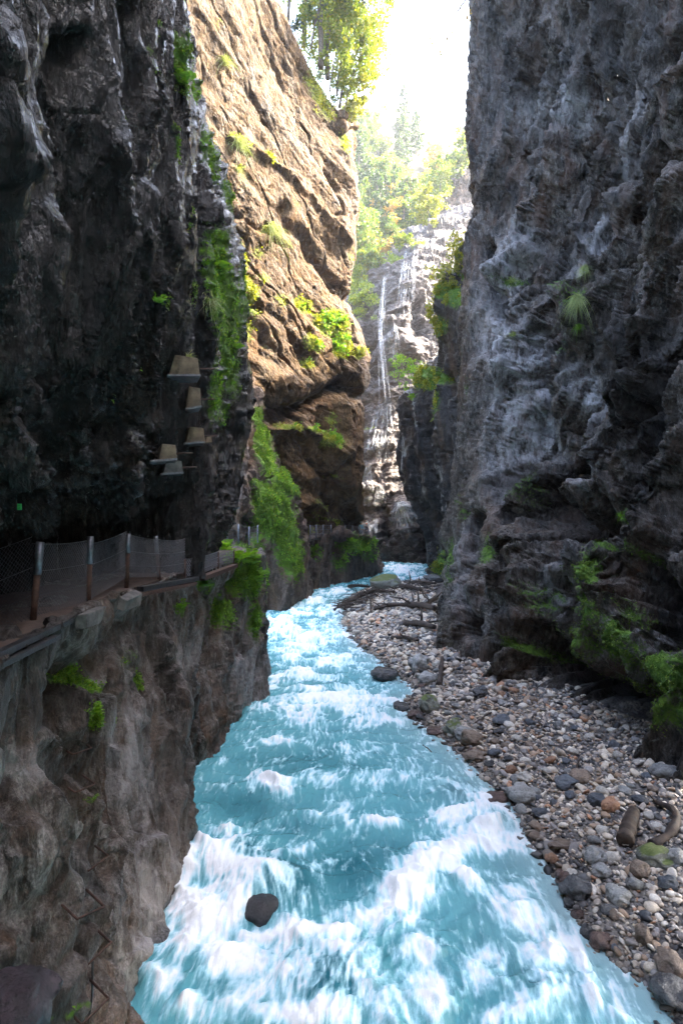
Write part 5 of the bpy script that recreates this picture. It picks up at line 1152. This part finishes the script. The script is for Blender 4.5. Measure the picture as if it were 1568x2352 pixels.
moss_on('upper_cliff', 3000, .5, M['leaf_rim'], 'foliage', 'yellow shrubs on the rim of the hazy far cliff', .4, None, .0, 'foliage', .6)
# grass tufts and ferns one can point at
def tuft(p, n, L, m, name, label, cat, up=(0, 0, 1), droop=.6, w=.02, spread=.5, group=None):
    root = None; V, F_ = [], []; up = np.array(up, float); up /= np.linalg.norm(up)
    for i in range(n):
        d = up+rng.normal(size=3)*spread; d /= np.linalg.norm(d); l = L*rng.uniform(.5, 1.1); q = rng.normal(size=3)*L*.08
        s = np.cross(d, rng.normal(size=3)); s /= np.linalg.norm(s); b = len(V); K = 5
        for k in range(K):
            t = k/(K-1); c = q+d*l*t+np.array([0, 0, -droop*l*t*t]); ww_ = w*(1-t*.95); V += [c-s*ww_, c+s*ww_]
        F_ += [(b+2*k, b+2*k+1, b+2*k+3, b+2*k+2) for k in range(K-1)]
    o = link(name, np_mesh(name, np.array(V), np.array(F_)), m); o.location = p; return tag(o, label, cat, group)
def fernp(p, n, L, label, m=None, up=(.2, -.4, .8), cat='fern', name='fern'):
    V, F_ = [], []
    for i in range(n):
        a = rng.uniform(0, 6.28); d = np.array([math.cos(a), math.sin(a), 0])*rng.uniform(.5, 1.1)+np.array(up); d /= np.linalg.norm(d); l = L*rng.uniform(.6, 1.1)
        s = np.cross(d, [0, 0, 1.]); s /= np.linalg.norm(s)+1e-9; q = rng.normal(size=3)*L*.12
        for k in range(1, 9):
            t = k/9; c = q+d*l*t+np.array([0, 0, -.5*l*t*t]); ll = l*.34*math.sin(math.pi*(t*.85+.12))
            for sg in (-1, 1):
                e = c+s*sg*ll+d*ll*.35; wv = d*ll*.16; b = len(V)
                V += [c, (c+e)/2+wv, e, (c+e)/2-wv]; F_.append((b, b+1, b+2, b+3))
    o = link(name, np_mesh(name, np.array(V), np.array(F_)), m or M['fern']); o.location = p; return tag(o, label, cat)
gt = [('left_overhang_cliff', 430, 822, 60, .42, 'grass', 'spiky grass tuft sprouting on the widest anchor block', (.4, -.3, .8), .6),
      ('green_buttress', 478, 700, 90, .75, 'grass', 'long grass tuft hanging halfway up the green buttress', (.5, -.5, .5), 1.), ('green_buttress', 500, 735, 70, .6, 'grass', 'second long grass tuft lower on the green buttress', (.5, -.5, .5), 1.),
      ('right_cliff', 1322, 690, 320, .95, 'grass', 'long pale grass hanging from the ledge high on the right cliff', (-.5, -.5, .2), 1.2), ('right_cliff', 1345, 622, 240, .6, 'grass', 'pale grass tuft at the top of the high ledge of the right cliff', (-.4, -.5, .4), 1.1), ('right_cliff', 1325, 752, 160, .5, 'fern', 'green tuft below the hanging pale grass on the right cliff', (-.4, -.5, .4), .9),
      ('right_cliff', 1172, 645, 90, .8, 'grass', 'short dry grass cap on the left rib of the right cliff', (-.3, -.5, .6), .8), ('right_cliff', 1180, 770, 60, .6, 'grass', 'dry grass cushion on the mid rib of the right cliff', (-.3, -.5, .6), .8), ('right_cliff', 1425, 1185, 70, .35, 'fern', 'small green plant in a crack of the right cliff above the moss', (-.3, -.5, .6), .5),
      ('sunlit_cliff', 545, 335, 220, 1.7, 'grass', 'hanging grass on the upper ledge of the warm cliff', (.3, -.5, .2), 1.), ('sunlit_cliff', 550, 392, 90, 1.2, 'grass', 'small round grass cushion on the warm cliff', (.3, -.5, .3), 1.), ('sunlit_cliff', 622, 530, 220, 2., 'grass', 'broad hanging grass in the middle of the warm cliff', (.3, -.5, .2), 1.), ('sunlit_cliff', 520, 145, 120, 1.5, 'grass', 'grass on the short ledge near the top of the warm cliff', (.3, -.5, .2), 1.)]
for sh, px, py, n, L, m_, lb, up, dr in gt:
    p, n_ = surf(sh, px, py, .05); tuft(p, n, L, M[m_], 'grass_tuft', lb, 'grass tuft', up, dr, L*.008+.003, .55)
fn = [('left_cliff_under_path', 575, 1290, 34, .75, 'large bright fern on the outer corner of the path ledge'), ('left_cliff_under_path', 595, 1330, 26, .6, 'bright fern just below the large one on the ledge corner'), ('left_cliff_under_path', 515, 1262, 26, .7, 'pale green fern on the path edge beyond the rock nose'), ('left_cliff_under_path', 555, 1275, 24, .6, 'fern between the pale one and the corner'),
      ('left_cliff_under_path', 468, 1345, 24, .45, 'fern clump below the low railing'), ('left_cliff_under_path', 415, 1398, 20, .32, 'small round fern on the lower cliff below the beams'), ('left_cliff_under_path', 220, 1632, 22, .25, 'small green plant in the dark upper part of the lower left cliff'), ('left_cliff_under_path', 216, 1836, 14, .15, 'tiny fern above the dark cavity near the rungs'),
      ('green_buttress', 505, 620, 20, .5, 'leafy clump near the top of the thick growth on the buttress'), ('green_buttress', 540, 800, 20, .5, 'leafy clump on the right edge of the buttress'), ('left_overhang_cliff', 360, 688, 14, .22, 'small fern growing on the black wet wall'), ('dark_buttress', 945, 915, 14, .9, 'small plant on the left lip of the dark buttress'),
      ('far_ledge_cliff', 812, 1248, 30, 1.0, 'big leafy plant on the promontory by the far fence'), ('far_ledge_cliff', 845, 1266, 20, 1.0, 'smaller leafy plant hanging at the tip of the promontory')]
for sh, px, py, n, L, lb in fn:
    p, n_ = surf(sh, px, py, .08); fernp(p, n, L, lb)
p, n_ = surf('left_overhang_cliff', 420, 180, .05); fernp(p, 14, .3, 'small pale leaves at the edge of the black overhang', M['fern'])
# ---------------------------------------------------------------- trees
def tree_meshes(h, kind, seed, nleaf, lsize, lean=(0, 0), crown0=.3, spread=.22, trunk_r=None, thin=1.):
    rs = np.random.default_rng(seed); B = MB(); tr = trunk_r or h*.014
    K = 9; tp = [np.array([lean[0]*(k/K)**1.4*h, lean[1]*(k/K)**1.4*h, h*k/K])+np.append(rs.normal(0, h*.004, 2), 0) for k in range(K+1)]
    B.tube(tp, [tr*(1-.93*k/K) for k in range(K+1)], 7)
    at = lambda t: tp[min(int(t*K), K-1)]*(1-(t*K-min(int(t*K), K-1)))+tp[min(int(t*K), K-1)+1]*(t*K-min(int(t*K), K-1))
    tips = []; nb = int((46 if kind == 'conifer' else 30)*thin)
    for b in range(nb):
        t = crown0+(1-crown0)*((b+rs.random())/nb)**(.9); a = rs.uniform(0, 6.28)
        if kind == 'conifer': L = h*spread*(1.06-t)**.75*rs.uniform(.7, 1.15); up = rs.uniform(-.25, .1)
        else: L = h*spread*math.sin(math.pi*min(1, .15+.85*(t-crown0)/(1-crown0)))**.6*rs.uniform(.55, 1.3); up = rs.uniform(.1, .8)
        d = np.array([math.cos(a), math.sin(a), up]); o_ = at(t); pl = [o_]
        for k in range(1, 5): 
            s = k/4; pl.append(o_+d*L*s+np.array([0, 0, (-.28 if kind == 'conifer' else -.05)*L*s*s])+rs.normal(size=3)*L*.035)
        B.tube(pl, [max(tr*.30*(1-t*.7), .012)*(1-.85*k/4) for k in range(5)], 4, False)
        tips.append((pl, L))
    w = np.array([l for _, l in tips]); w = w/w.sum(); cnt = rs.multinomial(nleaf, w); V = []; D = []; clump = []
    for (pl, L), c in zip(tips, cnt):
        pl = np.array(pl); cl_n = max(2, c//(26 if kind != 'conifer' else 14)); s = rs.uniform(.22 if kind == 'conifer' else .35, 1.02, cl_n)
        k = np.minimum((s*4).astype(int), 3); f = (s*4-k)[:, None]; cc = pl[k]*(1-f)+pl[np.minimum(k+1, 4)]*f
        side = np.cross(pl[-1]-pl[0], [0, 0, 1.]); side /= np.linalg.norm(side)+1e-9
        cc = cc+side*(rs.normal(0, .16, (cl_n, 1))*L*(1.1-s[:, None]))+rs.normal(size=(cl_n, 3))*L*(.04 if kind == 'conifer' else .14)
        j = rs.integers(0, cl_n, c); sd_ = L*(.05 if kind == 'conifer' else .085)
        q = cc[j]+rs.normal(size=(c, 3))*np.array([sd_, sd_, sd_*(.6 if kind == 'conifer' else .8)]); V.append(q)
        D.append(rs.normal(size=(c, 3))*.8+(np.array([0, 0, -.8]) if kind == 'conifer' else np.array([0, 0, -.1])))
    V = np.concatenate(V); D = np.concatenate(D)
    lv, lf = leaf_quads(V, D, lsize*rs.uniform(.6, 1.3, len(V)), .5 if kind == 'conifer' else .75, rs=rs)
    me = bpy.data.meshes.new('trunk'); me.from_pydata([tuple(v) for v in B.v], [], B.f); me.polygons.foreach_set('use_smooth', [True]*len(me.polygons)); me.update()
    return me, np_mesh('crown', lv, lf)
def plant_tree(name, loc, meshes, mats_, label, cat='tree', group=None, rot=0., sc_=1.):
    r = empty(name, loc, label=label, cat=cat, group=group); r.rotation_euler = (0, 0, rot); r.scale = (sc_,)*3
    for nm, me, m_ in zip(('trunk', 'crown'), meshes, mats_):
        if not me.materials: me.materials.append(m_)
        o = bpy.data.objects.new(nm, me); C.objects.link(o); o.parent = r
    return r
SL = SHEETS['sunlit_cliff']
rimT = [  # px, py of the foot, depth, height, kind, lean, label, material
 (612, -20, 49.5, 17, 'leafy', (.10, -.05), 'leafy tree at the left end of the warm cliff rim', 'leaf_rim'),
 (735, 150, 51.5, 22, 'conifer', (.02, 0), 'tall spruce with bare lower trunk on the warm cliff rim', 'needle'),
 (752, 175, 52.5, 21, 'conifer', (.04, 0), 'second spruce standing right beside the tall one on the rim', 'needle'),
 (700, 100, 53.5, 20, 'conifer', (.0, 0), 'spruce behind the leafy tree at the left of the rim', 'needle'),
 (715, 105, 51, 9, 'leafy', (.25, -.05), 'small bright leafy tree on the rim in front of the spruces', 'leaf_rim'),
 (772, 215, 53, 13, 'leafy', (.30, -.05), 'slender leafy tree leaning out from the rim over the gorge', 'leaf_rim'),
 (756, 205, 52, 7, 'leafy', (.25, -.1), 'low leafy bush-like tree below the leaning one', 'leaf_rim'),
 (790, 262, 53.5, 7, 'leafy', (.32, -.1), 'small leafy tree at the right corner of the rim', 'leaf_rim'),
 (780, 240, 54, 12, 'leafy', (.42, 0), 'airy leafy tree reaching furthest over the gorge from the rim', 'leaf_rim'),
 (660, 45, 52, 15, 'leafy', (.12, -.05), 'second leafy tree on the left part of the rim', 'leaf_rim'),
 (800, 290, 54, 4.5, 'leafy', (.4, -.1), 'lowest sapling hanging from the right corner of the rim', 'moss_gold')]
for i, (px, py, d, h, kd, ln, lb, mt_) in enumerate(rimT):
    nl = int(12000*(h/15)**1.3); ls = .22 if kd == 'leafy' else .17
    if kd == 'conifer': ms_ = tree_meshes(h, 'conifer', 600+i, nl, .26, ln, .28, .20, h*.012)
    else: ms_ = tree_meshes(h, 'leafy', 600+i, nl, ls, ln, .18, .34, h*.010)
    plant_tree('spruce' if kd == 'conifer' else 'leafy_tree', P(px, py+6, d), ms_, (M['bark'], M[mt_]), lb)
# wooded hill behind the falls
hill = []
for y, d, in ((700, 99), (620, 106), (540, 116), (450, 128), (370, 142), (300, 158), (250, 175)):
    hill.append([P(x, y+dy+ (0 if x < 980 else (x-980)*-.0), d+dd_) for x, dy, dd_ in ((560, 60, 0), (700, 30, 0), (800, 0, 0), (860, -6, 2), (920, 10, 4), (980, 30, 8), (1040, 50, 14), (1120, 60, 22), (1300, 70, 30))])
hill.append([q+W(0, 60, -4) for q in hill[-1]])
m_hill = plain('forest_floor', (.05, .05, .03), (.12, .11, .06), 1.2, .95)
patch('hillside', hill[::-1], 120, 120, lambda Q: (1.5*fbm(Q*.08, 3, seed=161), .4*fbm(Q*.5, 3, seed=162)), m_hill)
fk = {'spruce': [tree_meshes(15, 'conifer', 700+i, 3200, .55, (rng.normal(0, .01), 0), .12, .20) for i in range(3)],
      'leafy': [tree_meshes(11, 'leafy', 710+i, 3600, .50, (rng.normal(0, .04), 0), .18, .36) for i in range(3)],
      'autumn': [tree_meshes(9, 'leafy', 720+i, 2600, .5, (rng.normal(0, .04), 0), .2, .36) for i in range(2)]}
rowsT = 0; cnt = 0
GH, _, _, hx, hy = SHEETS['hillside']
cand = []
for t in range(4000):
    px, py = rng.uniform(795, 1075), rng.uniform(285, 660)
    if px > 985 and py > 470: continue
    if py > np.interp(px, [795, 840, 880, 920, 990], [665, 640, 620, 585, 530]): continue
    if py < np.interp(px, [795, 850, 930, 975, 1000, 1075], [330, 330, 300, 320, 400, 380]): continue
    if px > 930 and 330 < py < 470 and rng.random() < .8 and px < 1000: continue
    if any(((px-a)/16)**2+((py-b_)/20)**2 < 1 for a, b_ in cand): continue
    cand.append((px, py))
    if len(cand) >= 95: break
for px, py in sorted(cand, key=lambda c: c[1]):
    k = np.argmin((hx-px)**2+(hy-py)**2); i = np.unravel_index(k, hx.shape); p = GH[i]
    u = rng.random(); kd = 'spruce' if u < .42 else ('leafy' if u < .84 else 'autumn')
    if px > 900 and py < 400: kd = 'spruce'
    tm = fk[kd][rng.integers(len(fk[kd]))]
    where = 'low on the wooded slope just above the waterfall cliff' if py > 500 else ('halfway up the wooded slope behind the falls' if py > 400 else 'near the skyline of the wooded slope')
    lb = {'spruce': 'dark spruce ', 'leafy': 'light green leafy tree ', 'autumn': 'yellowing autumn tree '}[kd]+where
    plant_tree('spruce' if kd == 'spruce' else 'leafy_tree', p-W(0, 0, .5), tm, (M['bark'], M['needle'] if kd == 'spruce' else (M['leaf_far'] if kd == 'leafy' else M['leaf_autumn'])), lb, 'tree', lb+' group', rng.uniform(0, 6.28), rng.uniform(.55, 1.15))
# trees on the far cliff rims at the right
for i, (px, py, d, h, lb, mt_) in enumerate(((1012, 470, 112, 9, 'tall slender backlit tree on the rim of the hazy far cliff', 'leaf_rim'), (1045, 420, 114, 6, 'rounded backlit tree at the top of the hazy far cliff', 'leaf_far'), (1068, 390, 112, 7, 'backlit tree half hidden by the right cliff', 'leaf_rim'), (985, 535, 96, 8, 'yellow sapling in the notch above the falls', 'moss_gold'), (925, 590, 94, 4, 'small bush on the edge of the waterfall cliff', 'leaf_rim'), (832, 655, 96, 6, 'shrubby tree at the left lip of the waterfall cliff', 'leaf_rim'), (858, 640, 96, 5, 'dark bush at the lip beside the waterfall', 'leaf_far'))):
    plant_tree('leafy_tree', P(px, py+4, d), tree_meshes(h, 'leafy', 760+i, int(1500+h*180), .42, (-.05, -.05), .15, .32, h*.01), (M['bark'], M[mt_]), lb)
for i, (px, py, d, h, lb) in enumerate(((940, 905, 57, 3.6, 'small bright green tree on the lip of the dark buttress'), (1058, 640, 47.5, 3.5, 'backlit yellow sapling at the top of the dark buttress'), (1032, 690, 48.5, 3., 'backlit yellow sapling below it on the crest of the dark buttress'), (1006, 760, 50, 2.6, 'lowest backlit sapling on the shoulder of the dark buttress'))):
    plant_tree('leafy_tree', P(px, py, d), tree_meshes(h, 'leafy', 780+i, 1500, .16, (-.1, -.1), .15, .42, h*.012), (M['bark'], M['fern' if i == 0 else 'moss_gold']), lb)
# dead twig reaching in from the right rim
B = MB(); a = P(1090, -30, 33); b_ = P(1040, 40, 32.5); c_ = P(1010, 75, 32.2)
B.tube([a, b_, c_], [.06, .035, .012], 6)
pts_ = []
for i in range(14):
    s = rng.uniform(.2, 1); q = a*(1-s)+b_*s if s < .7 else b_*(1-s)+c_*s; e = q+rng.normal(size=3)*np.array([.5, .4, .5])+W(0, 0, -.3); B.tube([q, (q+e)/2, e], [.018, .012, .005], 4); pts_ += [e+rng.normal(size=3)*.12 for _ in range(14)]
hb = B.build('branch', M['bark'], None, True); tag(hb, 'bare branch with a few leaves sticking out of the right cliff into the sky', 'branch')
V, F_ = leaf_quads(np.array(pts_), rng.normal(size=(len(pts_), 3))+np.array([0, 0, -.6]), .16*np.ones(len(pts_)), .6); link('leaves', np_mesh('leaves', V, F_), M['leaf_autumn'], hb)
# ---------------------------------------------------------------- light and camera
SUN_EL, SUN_AZ = math.radians(46), math.radians(80)   # azimuth measured from the view axis towards the right
def lights():
    w = bpy.data.worlds.new('World'); bpy.context.scene.world = w; w.use_nodes = True
    nt = w.node_tree; bg = nt.nodes['Background']
    s = nt.nodes.new('ShaderNodeTexSky'); s.sky_type = 'NISHITA'; s.sun_disc = False
    s.sun_elevation = SUN_EL; s.sun_rotation = SUN_AZ; s.air_density = 1.0; s.dust_density = 4.0; s.ozone_density = 0.0
    nt.links.new(s.outputs[0], bg.inputs[0]); bg.inputs[1].default_value = .15
    l = bpy.data.lights.new('sun', 'SUN'); l.energy = 2.; l.angle = math.radians(.5); l.color = (1., .90, .74)
    o = bpy.data.objects.new('sun', l); C.objects.link(o)
    d = np.array([math.sin(SUN_AZ)*math.cos(SUN_EL), math.cos(SUN_AZ)*math.cos(SUN_EL), math.sin(SUN_EL)])
    from mathutils import Vector
    o.rotation_euler = Vector(d).to_track_quat('Z', 'Y').to_euler()
lights()
def haze():
    from mathutils import Vector
    bpy.context.view_layer.update()
    lo, hi = np.full(3, 1e9), np.full(3, -1e9)
    for o in bpy.context.scene.objects:
        if o.type != 'MESH': continue
        bb = np.array([tuple(o.matrix_world @ Vector(c)) for c in o.bound_box]); lo = np.minimum(lo, bb.min(0)); hi = np.maximum(hi, bb.max(0))
    lo, hi = lo-1, hi+1
    m, nt, N = mat('air'); v = N('ShaderNodeVolumePrincipled'); v.inputs['Color'].default_value = (.9, .94, 1., 1); v.inputs['Density'].default_value = HAZE
    v.inputs['Anisotropy'].default_value = .5
    nt.links.new(v.outputs[0], N('ShaderNodeOutputMaterial').inputs['Volume'])
    c, h = (lo+hi)/2, (hi-lo)/2
    o = MB().box(c, (1, 0, 0), (0, 1, 0), (0, 0, 1), *h).build('haze', m); tag(o, 'pale mist hanging in the far part of the gorge', 'haze', kind='stuff')
HAZE = .0005
haze()
cam = bpy.data.cameras.new('camera'); co = bpy.data.objects.new('camera', cam); C.objects.link(co)
cam.sensor_fit = 'AUTO'; cam.sensor_width = 36; cam.lens = 36*F/2352; cam.shift_y = (HY-1176)/2352
cam.clip_start = .05; cam.clip_end = 2000
co.location = (0, 0, CZ); co.rotation_euler = (math.pi/2, 0, 0)
sc = bpy.context.scene; sc.camera = co
sc.view_settings.view_transform = 'Standard'; sc.view_settings.look = 'None'; sc.view_settings.exposure = 4.05; sc.view_settings.gamma = 1
sc.render.engine = 'CYCLES'; sc.cycles.max_bounces = 8; sc.cycles.diffuse_bounces = 5; sc.cycles.transparent_max_bounces = 12; sc.cycles.use_denoising = True
